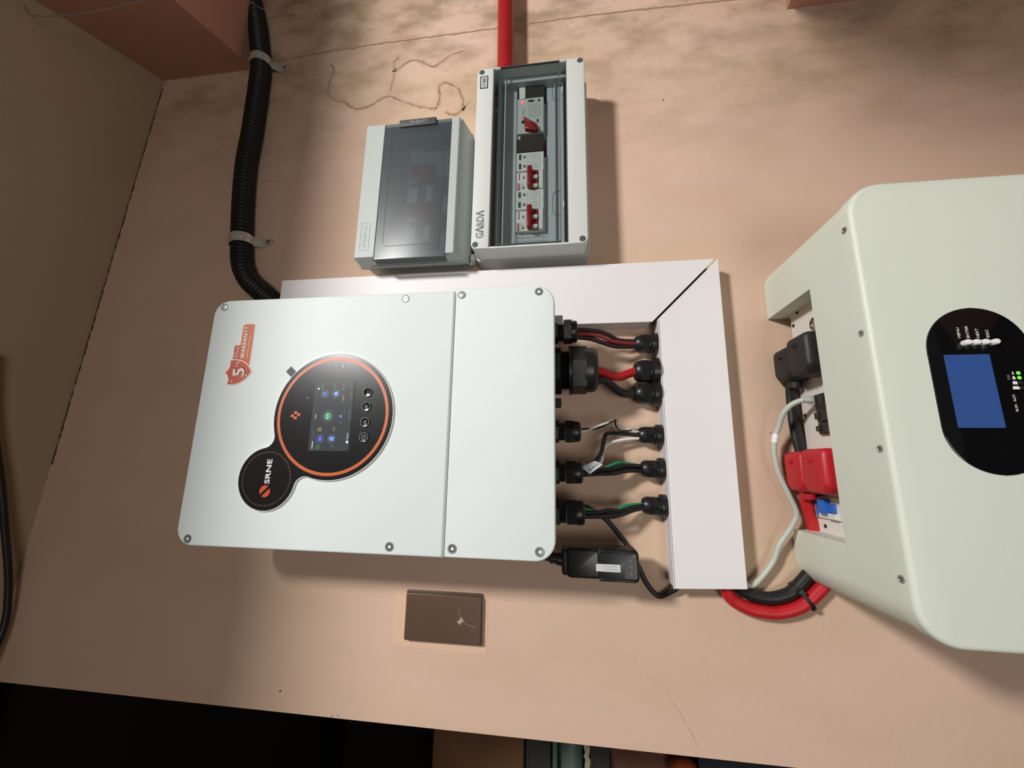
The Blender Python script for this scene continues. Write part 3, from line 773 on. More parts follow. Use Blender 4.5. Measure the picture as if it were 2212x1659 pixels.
# ------------------------------------------------------------------ brown blanking plate
pb = Thing('blank_plate', 'brown blank wall plate with a pale scuff beside the inverter', 'wall plate', P(-225, 127, 0))
bm = NB(); prism(bm, rrect(-258, -193, 127, 243, 2, 3), 0.5, 9, 1.4, 3); part('plate', bm, 'brownplate', pb, True)
bm = NB(); prism(bm, rrect(-260, -190.5, 125.6, 244.4, 2, 3), 0.2, 3.4, 0.8, 2); part('back_box', bm, 'brownplate', pb, True)
bm = NB(); prism(bm, ragged([(-222, 156), (-228, 163), (-232, 158), (-226, 152)], 2, 0.8), 8.9, 9.15); part('scuff', bm, 'scuff', pb)
bm = NB(); tube(bm, [P(-210, 161, 9.05), P(-218, 159, 9.05), P(-224, 157, 9.05), P(-231, 148, 9.05), P(-234, 134, 9.05)], 0.3, 5); part('scuff', bm, 'scuff', pb)

# ------------------------------------------------------------------ breaker enclosure with clear door
eb = Thing('breaker_enclosure', 'pale grey breaker box with clear door and red isolator inside', 'breaker box', P(505, 55, 0))
def tub(bm, x0, x1, z0, z1, r, t0, t1, w):
    """open box: outer and inner rounded wall"""
    po = rrect(x0, x1, z0, z1, r, 5); pi = rrect(x0 + w, x1 - w, z0 + w, z1 - w, max(1, r - w), 5); n = len(po)
    V = [[bm.verts.new(P(x, z, t)) for x, z in pl] for pl, t in ((po, t0), (po, t1), (pi, t1), (pi, t0))]
    for k in range(4):
        for i in range(n): bm.faces.new((V[k][i], V[k][(i + 1) % n], V[(k + 1) % 4][(i + 1) % n], V[(k + 1) % 4][i]))
    return bm
bm = NB(); tub(bm, 334, 678, -42, 151, 12, 0.4, 34, 3); part('base', bm, 'encl', eb, True)
bm = NB(); box(bm, 337, 675, -38, 147, 0.5, 2.5); part('base_back', bm, 'encl', eb)
bm = NB(); tub(bm, 336.5, 675, -39, 148.5, 11, 34, 40, 4); part('gasket_groove', bm, 'enclgrey', eb, True)
bm = NB(); tub(bm, 333.6, 677, -35.8, 146.5, 10, 39, 74.6, 3); part('lid_skirt', bm, 'encl', eb, True)
for zz in ((118, 147, (9, 9, 1, 1)), (-36.3, -6.2, (1, 1, 9, 9))):
    bm = NB(); prism(bm, rrect(333, 677.5, zz[0], zz[1], 0, 5, zz[2]), 66, 76.4, 1.2); part('lid_band', bm, 'encl', eb, True)
for xx in ((333, 335.6), (675.2, 677.5)):
    bm = NB(); box(bm, xx[0], xx[1], -6.5, 118.5, 66, 75.8); part('lid_edge', bm, 'encl', eb)
for x, z in ((670, 139), (671.5, -29.5), (340, -27.8), (340.3, 140)):
    bm = NB(); lathe(bm, [(4.9, 0), (4.9, 0.35), (4.0, 0.5), (0, 0.3)], P(x, z, 76.2), (0, -1, 0), 20); part('lid_screw', bm, 'gasket', eb, True)
# inner cover (grey) behind the door
bm = NB(); box(bm, 337, 674, -6, 28, 38, 41); box(bm, 337, 674, 81, 117, 38, 41); box(bm, 337, 357, 28, 81, 38, 41)
part('inner_cover', bm, 'inner', eb)
bm = NB()
for z in (112, 100): box(bm, 340, 672, z - 1, z + 1, 41, 58)
for z in (0.0, 14): box(bm, 340, 672, z - 0.8, z + 0.8, 41, 47)
box(bm, 664, 673.5, -6, 117, 41, 56)
part('inner_rib', bm, 'inner', eb)
bm = NB(); box(bm, 357, 674, 44, 68, 8, 12); part('mounting_rail', bm, 'steel', eb)
bm = NB()
for z in (36, 70): box(bm, 357.5, 376, z - .5, z + .5, 40.5, 41.5)
box(bm, 362, 363, 30, 79, 40.5, 41.6); box(bm, 369, 370, 30, 79, 40.5, 41.6); box(bm, 357, 376, 28, 81, 36, 40.5)
part('blanking_strip', bm, 'inner', eb)
# clear door: raised middle and two flanges
bm = NB(); box(bm, 336, 675, 105.5, 117.6, 72.5, 75, 0.5, 1); box(bm, 336, 675, -5.8, 5.2, 72.5, 75, 0.5, 1)
box(bm, 337.5, 673.5, 5.2, 105.5, 75.2, 77.6, 0.8, 1)
dr = part('clear_door', bm, 'clear', eb, True)
bm = NB()
for z in (105.5, 5.2): box(bm, 337, 674.5, z - 0.6, z + 0.6, 75.3, 78.2)
for x in (337.2, 674): box(bm, x - 0.6, x + 0.6, 4.6, 106, 75.3, 78.2)
for z in (117.6, -5.8): box(bm, 335.6, 675.4, z - 0.7, z + 0.7, 74.6, 76.2)
part('door_edge', bm, 'gasket', dr)
for xa, xb in ((594, 638), (380, 424)):
    bm = NB(); tube(bm, [P(xa, 5.2, 78), P(xa + 1.5, 13, 78), P(xa + 7, 16.6, 78), P((xa + xb) / 2, 17, 78), P(xb - 7, 16.6, 78), P(xb - 1.5, 13, 78), P(xb, 5.2, 78)], 0.6, 6); lt = part('door_latch', bm, 'gasket', eb, True)
    bm = NB(); xm = (xa + xb) / 2 - 2; prism(bm, rrect(xm - 9, xm + 9, -1.5, 2.2, 1.5, 3), 75, 79.5, 1); part('latch_lever', bm, 'clear', lt, True)
    bm = NB(); box(bm, xm - 6, xm + 5, 0.2, 1.1, 79.4, 80); part('latch_glint', bm, 'white', lt)
text('brand_lettering', 'G\u039b&D\u039b', 351, 400, 127, 140.6, 76.4, 'textgrey', eb, 0.035)
bm = NB(); prism(bm, rrect(635.5, 661.5, 127.6, 141.6, 0.5, 1), 76.3, 76.6); fl = part('fuse_label', bm, 'black', eb)
bm = NB(); prism(bm, rrect(637.3, 659.7, 129.4, 139.8, 0.3, 1), 76.5, 76.8); part('label_paper', bm, 'label', fl)
def r180(cx, cz): return lambda u, v, t: P(2 * cx - u, 2 * cz - v, t)
text('label_text', '2000', 639, 650, 132, 138, 76.8, 'black', fl, 0.02, thick=0.12, fn=r180(648.5, 134.6))
text('label_text', 'DC', 652, 658, 132, 137, 76.8, 'black', fl, 0.02, thick=0.12, fn=r180(648.5, 134.6))
bm = NB(); lathe(bm, [(3.4, 0), (3.4, 3), (2, 4), (0, 4)], P(334, 157, 30), (-1, 0, 0), 12); box(bm, 334, 346, 150, 156, 22, 38); part('hinge_lug', bm, 'encl', eb, True)

# modules on the rail
MZ0, MZ1 = 33, 79
def module_body(t, x0, x1, m, front=50):
    bm = NB(); box(bm, x0 + .2, x1 - .2, MZ0 - 14, MZ1 + 14, 12.2, 36, 1, 1); box(bm, x0 + .2, x1 - .2, MZ0, MZ1, 35, front, 0.8, 2)
    return part('body', bm, m, t)
iso = Thing('isolator_switch', 'grey isolator module with red rotary knob and red light', 'switch', P(599, 55, 12))
module_body(iso, 562, 635, 'modgrey')
bm = NB(); lathe(bm, [(2.8, 0), (2.8, .6), (1.6, 1.6), (0, 1.8)], P(627.4, 69.9, 50), (0, -1, 0), 14); part('red_light', bm, 'led_red', iso, True)
bm = NB(); box(bm, 626, 630, 50, 60, 49.6, 50.3); box(bm, 625.5, 630, 39.5, 43, 49.6, 50.3); box(bm, 583, 589, 67, 71.5, 49.6, 50.3); box(bm, 583, 589, 42, 45, 49.6, 50.3); part('slot', bm, 'black', iso)
textlines('small_print', 594, 622, [38 + 2.6 * k for k in range(9)], 50, 'dimwhite', iso, h=0.8)
textlines('small_print', 594, 612, (70, 67.5), 50, 'dimwhite', iso, h=1.2)
bm = NB()
kp = [(588, 67.5), (586, 62), (581, 53), (574, 44), (563.5, 42.6), (561.5, 46.5), (563, 56), (565.5, 64.5), (573, 66)]
prism(bm, kp, 50, 58, 3, 3); prism(bm, [(586, 67), (582, 60), (566, 43.5), (563.5, 45.5), (578, 63)], 57, 62, 1.5); part('rotary_knob', bm, 'modred', iso, True)
def blank(label, x0, x1, z0=MZ0, z1=MZ1, flagw=False):
    t = Thing('blanking_module', label, 'blank module', P((x0 + x1) / 2, 55, 12))
    bm = NB(); box(bm, x0 + .3, x1 - .3, z0, z1, 12.2, 46, 0.5, 1); part('body', bm, 'blank', t)
    if flagw:
        bm = NB(); prism(bm, [(x0 - 0.5, 66), (x1, 66.5), (x1 - 1, 77.5), (x0 - 1.5, 76.4)], 44, 46.4); part('white_flap', bm, 'modwhite', t)
    else:
        bm = NB(); prism(bm, ragged([(x1 - 9, 74), (x1 - 1, 74), (x1 - 1, 79), (x1 - 6, 78)], 2, .8), 46, 46.4); part('paint_chip', bm, 'modgrey', t)
blank('dark brown blank at the top end of the breaker row with a white flap', 640, 674.5, 31.5, 79, True)
blank('dark brown blank between the red knob module and the surge arresters', 529.3, 561.5)
def spd(label, x0, x1):
    t = Thing('surge_arrester', label, 'surge arrester', P((x0 + x1) / 2, 55, 12)); module_body(t, x0, x1, 'modwhite', 50.5)
    xm = (x0 + x1) / 2
    for c in ((x0 + xm) / 2, (xm + x1) / 2):
        bm = NB(); box(bm, c - 5.5, c + 5.5, 71, 75.5, 50.2, 50.9); part('indicator_window', bm, 'windowgreen', t)
        bm = NB(); ringflat(bm, c, 65.5, 1.8, 2.7, 50.4, 50.8, 14); box(bm, c - 3.2, c + 3.2, 65.1, 65.9, 50.4, 50.8); part('logo', bm, 'black', t)
        textlines('small_print', c - 7, c + 7, (61, 59.6), 50.5, 'dimwhite', t, h=0.5)
        textlines('small_print', c - 6.5, c + 6.5, (55.5, 51, 47.5, 44, 40), 50.5, 'dimwhite', t, h=1.3)
    bm = NB(); box(bm, xm - .25, xm + .25, MZ0, MZ1, 50.2, 50.7); part('joint', bm, 'dimwhite', t)
spd('white double surge arrester next to the dark brown blank', 487.9, 523.8)
spd('white double surge arrester between the two red-levered breakers', 414.6, 451.2)
def mcb(label, x0, x1):
    t = Thing('circuit_breaker', label, 'circuit breaker', P((x0 + x1) / 2, 55, 12)); module_body(t, x0, x1, 'modwhite', 48)
    xm = (x0 + x1) / 2
    bm = NB(); box(bm, x0 + .4, x1 - .4, 34, 41, 47, 52, .6, 1); part('shoulder', bm, 'modwhite', t)
    bm = NB(); box(bm, x0 + 1, x1 - 1, 42, 53, 46, 51, .6, 1); part('lever_seat', bm, 'modred', t)
    bm = NB(); box(bm, x0 + .3, x1 + 3.2, 52, 60, 49, 61, 2.2, 3); part('lever_bar', bm, 'modred', t, True)
    for c in (x0 + 1.5, xm, ):
        bm = NB(); box(bm, c, c + 6.5, 42.5, 51.5, 50, 55, 1.2, 2); box(bm, c + 2.8, c + 3.6, 42.4, 51.6, 54.6, 55.3); part('lever_pin', bm, 'modwhite', t, True)
    bm = NB(); box(bm, xm + 3, x1 - 2, 73.5, 75, 47.9, 48.3); part('red_stripe', bm, 'modred', t)
    bm = NB(); prism(bm, rrect(x0 + 1, x0 + 15, 73.5, 77.5, .8, 2), 47.8, 48.3); bd = part('brand_badge', bm, 'modred', t)
    text('badge_text', 'TENGZ', x0 + 2, x0 + 14, 74.4, 76.6, 48.3, 'modwhite', bd, 0.02, thick=0.12)
    textlines('small_print', x0 + 2, x0 + 15, (71, 68), 48, 'dimwhite', t, h=1.1)
    for c in (x0 + 4, xm + 5): bm = NB(); box(bm, c, c + 4.4, 66, 68, 47.9, 48.4); part('contact_window', bm, 'maroon', t)
mcb('breaker with dark red lever between the two surge arresters', 451.5, 487.6)
mcb('breaker with dark red lever at the bottom end of the row', 376.5, 414.3)

# ------------------------------------------------------------------ grey enclosure with smoked door
eg = Thing('breaker_enclosure', 'grey breaker box with closed smoked door', 'breaker box', P(455, 257, 0))
bm = NB(); tub(bm, 337, 584, 158, 354, 14, 0.4, 36, 4); part('base', bm, 'enclgrey', eg, True)
bm = NB(); box(bm, 341, 580, 162, 350, 0.5, 3); part('base_back', bm, 'enclgrey', eg)
bm = NB()   # front cover: sloping shoulders along both long sides, open middle
V = []
for x, w in ((329.5, 0), (583, 0)):
    V.append([bm.verts.new(P(x, z, t)) for z, t in ((160, 34), (164, 44), (172.5, 73), (176, 76), (188.5, 76), (188.5, 70))])
for i in range(6): bm.faces.new((V[0][i], V[0][(i + 1) % 6], V[1][(i + 1) % 6], V[1][i]))
bm.faces.new(V[0]); bm.faces.new(V[1]); part('shoulder', bm, 'enclgrey', eg, True)
bm = NB(); V = []
for x in (329.5, 583):
    V.append([bm.verts.new(P(x, z, t)) for z, t in ((352, 34), (348, 44), (344.5, 73), (343, 76), (310, 76), (310, 70))])
for i in range(6): bm.faces.new((V[0][i], V[0][(i + 1) % 6], V[1][(i + 1) % 6], V[1][i]))
bm.faces.new(V[0]); bm.faces.new(V[1]); part('shoulder', bm, 'enclgrey', eg, True)
bm = NB(); prism(bm, [(172, 62), (164, 44), (164, 34), (348, 34), (348, 44), (344, 62)], 0, 5, fn=lambda z, t, k: P(330 + k, z, t)); part('end_cheek', bm, 'enclgrey', eg)
bm = NB(); prism(bm, [(172, 74), (164, 44), (164, 34), (348, 34), (348, 44), (344, 74)], 0, 5, fn=lambda z, t, k: P(578 + k, z, t)); part('end_cheek', bm, 'enclgrey', eg)
bm = NB(); prism(bm, [(182, 36), (186, 44), (326, 44), (330, 36), (332, 36), (327, 46), (185, 46), (180, 36)], 0, 1.4, fn=lambda z, t, k: P(329.4 + k - 1.2, z, t)); part('end_bead', bm, 'enclgrey', eg)
bm = NB(); box(bm, 340, 578, 190, 308, 26, 29); part('inner_cover', bm, 'inner', eg)
bm = NB(); prism(bm, rrect(324, 583, 189, 309.5, 2, 2), 72, 75.5, 1); d2 = part('smoked_door', bm, 'smoke', eg, True)
bm = NB(); tub(bm, 347, 565, 200.5, 297, 7, 75.3, 76.1, 1.0); part('door_panel_edge', bm, 'smoke', d2, True)
bm = NB(); box(bm, 323.6, 326, 189.5, 309, 60, 74); part('door_turned_edge', bm, 'gasket', d2)
bm = NB(); box(bm, 572.5, 586.5, 216, 283, 66, 79, 2, 2); hd = part('door_handle', bm, 'gasket', eg, True)
text('handle_text', 'OPEN', 231, 262, -583, -576.5, 79, 'textgrey', hd, 0.01, thick=0.3, fn=lambda u, v, t: P(-v, u, t))
bm = NB(); tub(bm, 342, 392, 320, 336, 2, 75.9, 76.5, .6); pl_ = part('name_plate', bm, 'enclgrey', eg)
text('name_text', 'HITEASWAY', 346, 388, 325, 331, 76, 'enclgrey', pl_, 0.0, thick=0.45)
for lab, x0, x1, mm in (('faint red breaker behind the smoked door towards its upper end', 476, 514, 'modred'), ('faint red breaker behind the smoked door towards its lower end', 400, 440, 'modred')):
    t = Thing('circuit_breaker', lab, 'circuit breaker', P((x0 + x1) / 2, 245, 29))
    bm = NB(); box(bm, x0, x1, 226, 272, 29, 50, 1, 1); part('body', bm, 'modwhite', t)
    bm = NB(); box(bm, x0 + 1, x1 - 1, 222, 268, 50, 56, 1.5, 2); part('lever', bm, 'modred', t, True)
t = Thing('surge_arrester', 'faint pale module between the red breakers behind the smoked door', 'surge arrester', P(458, 245, 29))
bm = NB(); box(bm, 441, 475, 226, 272, 29, 48, 1, 1); part('body', bm, 'modwhite', t)
bm = NB(); box(bm, 444, 472, 240, 252, 48, 51); part('window', bm, 'windowgreen', t)
t = Thing('surge_arrester', 'faint pale module at the lower end behind the smoked door', 'surge arrester', P(384, 245, 29))
bm = NB(); box(bm, 369, 399, 226, 272, 29, 48, 1, 1); part('body', bm, 'modwhite', t)
bm = NB(); box(bm, 372, 396, 240, 252, 48, 51); part('window', bm, 'windowgreen', t)

# ------------------------------------------------------------------ red pipe, corrugated conduit, clips
rp = Thing('red_pipe', 'glossy red plastic pipe entering the clear-door breaker box', 'pipe', P(690, 106, 28))
bm = NB(); tube(bm, [P(670, 105, 28), P(800, 107, 28), P(1000, 110, 28), P(1200, 112, 28)], 16, 28, 10); part('pipe', bm, 'redpipe', rp, True)

cp = [(1160, 735, 60), (1060, 702, 34), (1008, 683, 22), (940, 661, 20), (874, 645, 19.5), (823, 634, 19.5), (751, 630, 19.5), (655, 628, 19.5), (579, 629, 19.5), (494, 622, 19.5), (412, 611, 19.5), (374, 604.5, 19.5), (351.7, 597, 19.5), (327.2, 581, 19), (306, 555, 19), (283, 527, 18), (250, 490, 17)]
c = resample(spline([P(*p) for p in cp], 14), 1.0)
bm = NB(); tube(bm, c, 19, 24, raw=True, rfun=lambda i, n: (19.3, 19.3, 18.9, 17.4, 16.5, 16.5, 17.4, 18.9)[i % 8])
single('corrugated_conduit', bm, 'corr', 'black corrugated conduit clipped along the upper wall', 'conduit', P(*cp[8]), True)
def strap(label, x, z, ang):
    """one-hole saddle strap over a tube running roughly along x"""
    t = Thing('pipe_strap', label, 'pipe strap', P(x, z, 0)); ca, sa = math.cos(ang), math.sin(ang)
    def F(a, v, tt): return P(x + a * ca - v * sa, z + a * sa + v * ca, tt)
    prof = [(20.3 * math.cos(math.radians(q)), 19.5 + 20.3 * math.sin(math.radians(q))) for q in range(180, -31, -10)]
    prof = [(-p, tt) for p, tt in prof]     # from the lower side over the top
    path = [(20.3, 8)] + [(20.3 * math.cos(math.radians(q)), 19.5 + 20.3 * math.sin(math.radians(q))) for q in range(0, 201, 10)] + [(-25, 8), (-29, 3), (-36, 1.6), (-52, 1.4)]
    bm = NB()
    def strip(wid, off, th):
        prev = None
        for i, (v, tt) in enumerate(path):
            w = wid
            a = path[max(0, i - 1)]; b = path[min(len(path) - 1, i + 1)]; d = Vector((b[0] - a[0], b[1] - a[1])).normalized(); n = Vector((d.y, -d.x))
            if n.dot(Vector((v, tt - 19.5))) < 0 and i < 22: n = -n
            if i >= 22: n = Vector((0, 1))
            w0 = w * (1.0 if i < len(path) - 1 else 0.5)
            q = [bm.verts.new(F(off + s * w0, v + n.x * k, tt + n.y * k)) for s, k in ((-1, 0), (1, 0), (1, th), (-1, th))]
            if prev:
                for k in range(4): bm.faces.new((prev[k], prev[(k + 1) % 4], q[(k + 1) % 4], q[k]))
            else: bm.faces.new(q)
            prev = q
        bm.faces.new(prev)
    strip(9.5, 0, 1.2); part('band', bm, 'zinc', t, True)
    bm = NB(); strip(2.0, 0, 2.2); part('rib', bm, 'zinc', t, True)
    bm = NB(); o = F(0, -42, 2.4); lathe(bm, [(4.4, 0), (4.2, 1.2), (2.4, 2.3), (0, 2.5)], o, (0, -1, 0), 14); part('screw', bm, 'steel', t, True)
strap('zinc strap holding the conduit near the inverter', 409, 611, math.radians(9))
strap('zinc strap holding the conduit near the ceiling beam', 826, 634, math.radians(6))

# ------------------------------------------------------------------ battery
bt = Thing('wall_battery', 'large cream wall battery with black rounded display window', 'battery', P(79, -313, 0))
BX0, BX1, BZT, BZB = -155, 313, -313, -1010
NX0, NX1, NT, PZ = -82, 228, 112, -340
def roundtop(x0, x1, zt, zb, rl, rr): return rrect(x0, x1, zb, zt, 0, 8, (rr, rl, 0, 0))
bm = NB(); prism(bm, rrect(BX0 + 3, BX1 - 3, BZB, BZT, 32, 10), NT, 184); part('case_front', bm, 'bat', bt, True)
bm = NB(); prism(bm, rrect(BX0 + 3, NX0, BZB, BZT, 0, 10, (0.6, 32, 0, 0)), 1, NT); part('case_shoulder', bm, 'bat', bt, True)
bm = NB(); prism(bm, rrect(NX1, BX1 - 3, BZB, BZT, 0, 10, (32, 0.6, 0, 0)), 1, NT); part('case_shoulder', bm, 'bat', bt, True)
bm = NB(); box(bm, NX0, NX1, BZB, PZ, 12, NT); part('terminal_plate', bm, 'batplate', bt)
bm = NB(); prism(bm, rrect(BX0, BX1, BZB, BZT + 1.5, 36, 12), 181, 200, 5, 5); part('front_cover', bm, 'bat', bt, True)
for x in (-100, 21.5, 142.5, 263.5):
    bm = NB(); lathe(bm, [(4.0, 0), (3.8, .5), (2.2, .6), (1.8, .1), (0, .1)], P(x, BZT + 1.5, 188.5), UPV, 18); s = part('screw', bm, 'steel', bt, True)
    bm = NB(); lathe(bm, [(1.6, .1), (1.5, .35), (0, .35)], P(x, BZT + 1.5, 188.5), UPV, 6); part('socket', bm, 'darksteel', s)
FT = 200
# scale of things read off the front at this depth
kx = (640 - 200) / (640 - 191)
def bx_(x): return x * kx
pc = [(bx_(82 + 0), 0)]
cap = rrect(bx_(-2.6), bx_(166), bx_(-367.5) - 90, bx_(-367.5), 45, 14)
bm = NB(); prism(bm, cap, FT - 1, FT + 1.2, .6, 2); bp = part('display_window', bm, 'batpanel', bt, True)
BT_ = FT + 1.2
bm = NB(); box(bm, bx_(42.4), bx_(116.3), bx_(-421.5), bx_(-381), BT_ - .5, BT_ + .3); part('lcd_screen', bm, 'lcd', bp)
for i, (z, s) in enumerate(((-404.3, 'MENU'), (-412.1, 'ENTER'), (-419.9, 'NEXT'), (-428.7, 'ESC'))):
    z = bx_(z) + 3.0
    bm = NB(); lathe(bm, [(2.9, 0), (2.9, 5.5), (2.3, 6.6), (0, 6.9)], P(bx_(128), z, BT_ - .2), (0, -1, 0), 16); part('push_button', bm, 'white', bt, True)
    zz = bx_((-398.5, -406.4, -415.2, -424)[i])
    text('button_text', s, bx_(133.8), bx_(133.8) + (11, 12.5, 9.5, 8)[i], zz - 1.2, zz + 1.2, BT_, 'white', bp, 0.0, thick=0.15)
for i, (x, z) in enumerate(((96.6, -442.8), (91.8, -442.8), (86.8, -443.3), (81.8, -443.3))):
    bm = NB(); lathe(bm, [(1.9, 0), (1.6, .5), (0, .8)], P(bx_(x), bx_(z), BT_ - .1), (0, -1, 0), 12); part('charge_light', bm, 'led_green' if i < 2 else 'darksteel', bp, True)
    h = (1.4, 2.6, 4.2, 5.8)[i]; zc = bx_(-438) ; xx = bx_(x)
    bm = NB(); prism(bm, [(xx - 1.5, zc - h / 2), (xx + 1.5, zc - h / 2 + .5), (xx + 1.5, zc + h / 2 - .5), (xx - 1.5, zc + h / 2)], BT_, BT_ + .2); part('level_mark', bm, 'white', bp)
for s, x in (('RUN', 61.5), ('ALM', 71)):
    text('indicator_text', s, bx_(x) - 3, bx_(x) + 3.6, bx_(-435.4), bx_(-433.2), BT_, 'white', bp, thick=0.15)
text('indicator_text', 'SOC', bx_(90), bx_(90) + 5, bx_(-434.6), bx_(-432.6), BT_, 'dimwhite', bp, thick=0.15)
bm = NB(); lathe(bm, [(1.9, 0), (1.6, .5), (0, .8)], P(bx_(64), bx_(-444), BT_ - .1), (0, -1, 0), 12); part('run_light', bm, 'led_green', bp, True)
# on the terminal plate
for x, t in ((227, 31), (211, 18), (76, 18), (-59, 18), (-73.5, 31.5), (96, 38)):
    bm = NB(); lathe(bm, [(2.6, 0), (2.4, 1.2), (1.2, 1.8), (0, 1.6)], P(x, PZ, t), UPV, 12); part('plate_screw', bm, 'darksteel', bt, True)
bm = NB(); lathe(bm, [(9, 0), (9, 2.5), (7.6, 3.2), (7.2, 1.6), (0, 1.4)], P(196, PZ, 68), UPV, 24); part('power_button', bm, 'steel', bt, True)
text('plate_text', 'ON/OFF', 168, 190, 46, 49.5, 0, 'dimwhite', bt, thick=0.2, fn=lambda u, v, t: P(u, PZ + .05 + t, v))
for x0, x1 in ((62, 79), (46, 61)):
    bm = NB(); box(bm, x0, x1, PZ, PZ + 6, 54, 76, 1, 1); box(bm, x0 + 4, x1 - 4, PZ + 5, PZ + 8, 52, 60, .6, 1); part('port_block', bm, 'nylon', bt)
bm = NB(); box(bm, 78, 100, PZ, PZ + 3, 48, 74, .8, 1); part('network_port', bm, 'nylon', bt)
# small breaker on the plate
bm = NB(); box(bm, -63, -35, PZ, PZ + 4, 20, 76, .6, 1); cbk = part('breaker', bm, 'modwhite', bt)
bm = NB(); box(bm, -56, -37, PZ + 3, PZ + 12, 40, 54, 1, 2); box(bm, -54, -43, PZ + 3, PZ + 7, 53, 66, .8, 1); part('breaker_toggle', bm, 'blue', cbk)
bm = NB(); box(bm, -62, -36, PZ + 4, PZ + 4.3, 22, 27); part('breaker_badge', bm, 'blue', cbk)
bm = NB(); box(bm, -62, -55, PZ + 3, PZ + 8, 52, 68, .6, 1); part('breaker_guard', bm, 'modwhite', cbk)

def boot(label, x0, x1, t0, t1, zt, m, sleeve=True):
    t = Thing('terminal_boot', label, 'terminal cover', P((x0 + x1) / 2, PZ, (t0 + t1) / 2))
    bm = NB()
    # tapered housing: narrower at the cable end (low x)
    lo = [(x0, t0 + 8), (x0 + 10, t0), (x1 - 4, t0), (x1, t0 + 4), (x1, t1 - 4), (x1 - 4, t1), (x0 + 10, t1), (x0, t1 - 8)]
    V = []
    for z, k in ((PZ + 0.4, 1.0), (zt - 7, 1.0), (zt - 2, .93), (zt, .8)):
        cx, ct = (x0 + x1) / 2, (t0 + t1) / 2
        V.append([bm.verts.new(P(cx + (x - cx) * k, z, ct + (tt - ct) * k)) for x, tt in lo])
    for a, b in zip(V[:-1], V[1:]):
        for i in range(8): bm.faces.new((a[i], a[(i + 1) % 8], b[(i + 1) % 8], b[i]))
    bm.faces.new(V[0]); bm.faces.new(V[-1])
    bmesh.ops.bevel(bm, geom=list(bm.edges), offset=2.2, segments=2, affect='EDGES', profile=0.5)
    part('housing', bm, m, t, True)
    bm = NB(); lathe(bm, [(3.2, 0), (3, 2.4), (1.6, 3), (1.4, 1), (0, 1)], P(x1 - 14, zt - .5, (t0 + t1) / 2), UPV, 14); part('cap_nub', bm, m, t, True)
    if not sleeve: return
    bm = NB(); lathe(bm, [(10, 0), (8.5, 12), (8, 16)], P(x0 + 6, PZ + 13, (t0 + t1) / 2), (-1, 0, 0), 18); part('sleeve', bm, m, t, True)
boot('rear black terminal cover on the battery next to the wall', 124, 173, 4, 48, -311, 'bootblack')
boot('front black terminal cover on the battery', 122, 177, 52, 100, -306, 'bootblack', False)
boot('rear red terminal cover on the battery next to the wall', -30, 24, 5, 49, -309, 'bootred')
boot('front red terminal cover on the battery', -30, 26, 53, 103, -306, 'bootred', False)
cable('battery_lead', 'flat black lead running from the black terminal cover behind the red ones', [(128, -327, 18), (104, -328, 13), (85, -328.5, 11), (60, -329, 10), (30, -332, 10), (0, -338, 9), (-60, -352, 9), (-120, -372, 9)], 8.2, 'rubber', n=14, flat=0.62)
cable('battery_lead', 'thick red lead leaving the red terminal cover', [(-24, -326, 22), (-40, -330, 14), (-57, -333, 11), (-80, -338, 10), (-110, -352, 10), (-138, -372, 9)], 8.6, 'redcable', n=16, flat=0.9)
# network lead with plug and wrap label
nl = Thing('network_lead', 'grey network lead curving from the battery to the trunking end', 'cable', P(90, PZ, 60))
npts = [(91, -327, 61), (92, -318, 58), (86, -306, 50), (74, -298, 42), (57.9, -295, 34), (43, -290.5, 30), (21.9, -288, 28), (-7, -291.5, 27), (-35.1, -301.5, 26.5), (-58.7, -309, 25), (-76, -303, 22), (-102, -286, 18), (-124.5, -277, 15), (-148, -258, 14), (-156, -245, 15), (-150, -225, 16), (-130, -205, 16)]
bm = NB(); tube(bm, [P(*p) for p in npts], 3.7, 14); part('sheath', bm, 'greycable', nl, True)
bm = NB(); box(bm, 84, 97, -338, -324, 55, 68, 1.2, 2); part('plug', bm, 'clear', nl)
bm = NB(); lathe(bm, [(4.6, 0), (4.2, 10), (3.8, 12)], P(91, -328, 61.5), Vector((0.1, 0.15, 1)), 14); part('strain_relief', bm, 'greycable', nl, True)
bm = NB(); tube(bm, [P(47.5, -292.2, 30.7), P(43, -290.5, 30), P(36, -289.3, 29.2)], 4.3, 14, 3); part('wrap_label', bm, 'white', nl, True)
# loop of battery cables out of the trunking end
cable('loop_cable', 'thick red cable looping from the trunking end under the battery', [(-110, -206, 16), (-150, -210, 16), (-166, -215.5, 14), (-177, -224, 12), (-186, -243, 11), (-189, -262, 11), (-188.6, -280, 11), (-180, -305, 12), (-165, -325, 12), (-140, -350, 11), (-110, -372, 10)], 8.6, 'redcable', n=18)
cable('loop_cable', 'thick black cable looping inside the red one by the battery', [(-110, -226, 15), (-144, -227, 15), (-158, -231, 14), (-166, -241, 12), (-170.5, -258, 11), (-171, -274, 11), (-164, -295, 12), (-150, -311, 12), (-126, -333, 11), (-98, -352, 10)], 8.2, 'rubber', n=18)
ct = Thing('cable_tie', 'black cable tie binding the red and black loop cables', 'cable tie', P(-166, -311, 12))
bm = NB()
dd = Vector((0.62, 0, -0.78)).normalized(); nn = Vector((dd.z, 0, -dd.x)); ctr = P(-166.5, -310.5, 12)
prev = None; K = 36; ring = []
for k in range(K):
    a = 2 * PI * k / K; sx = 19.5 * (abs(math.cos(a)) ** 0.75) * (1 if math.cos(a) >= 0 else -1); sy = 10.6 * (abs(math.sin(a)) ** 0.75) * (1 if math.sin(a) >= 0 else -1)
    ring.append([bm.verts.new(ctr + nn * sx * s + Vector((0, -1, 0)) * sy * s + dd * h) for s, h in ((1, -2.2), (1.06, -2.2), (1.06, 2.2), (1, 2.2))])
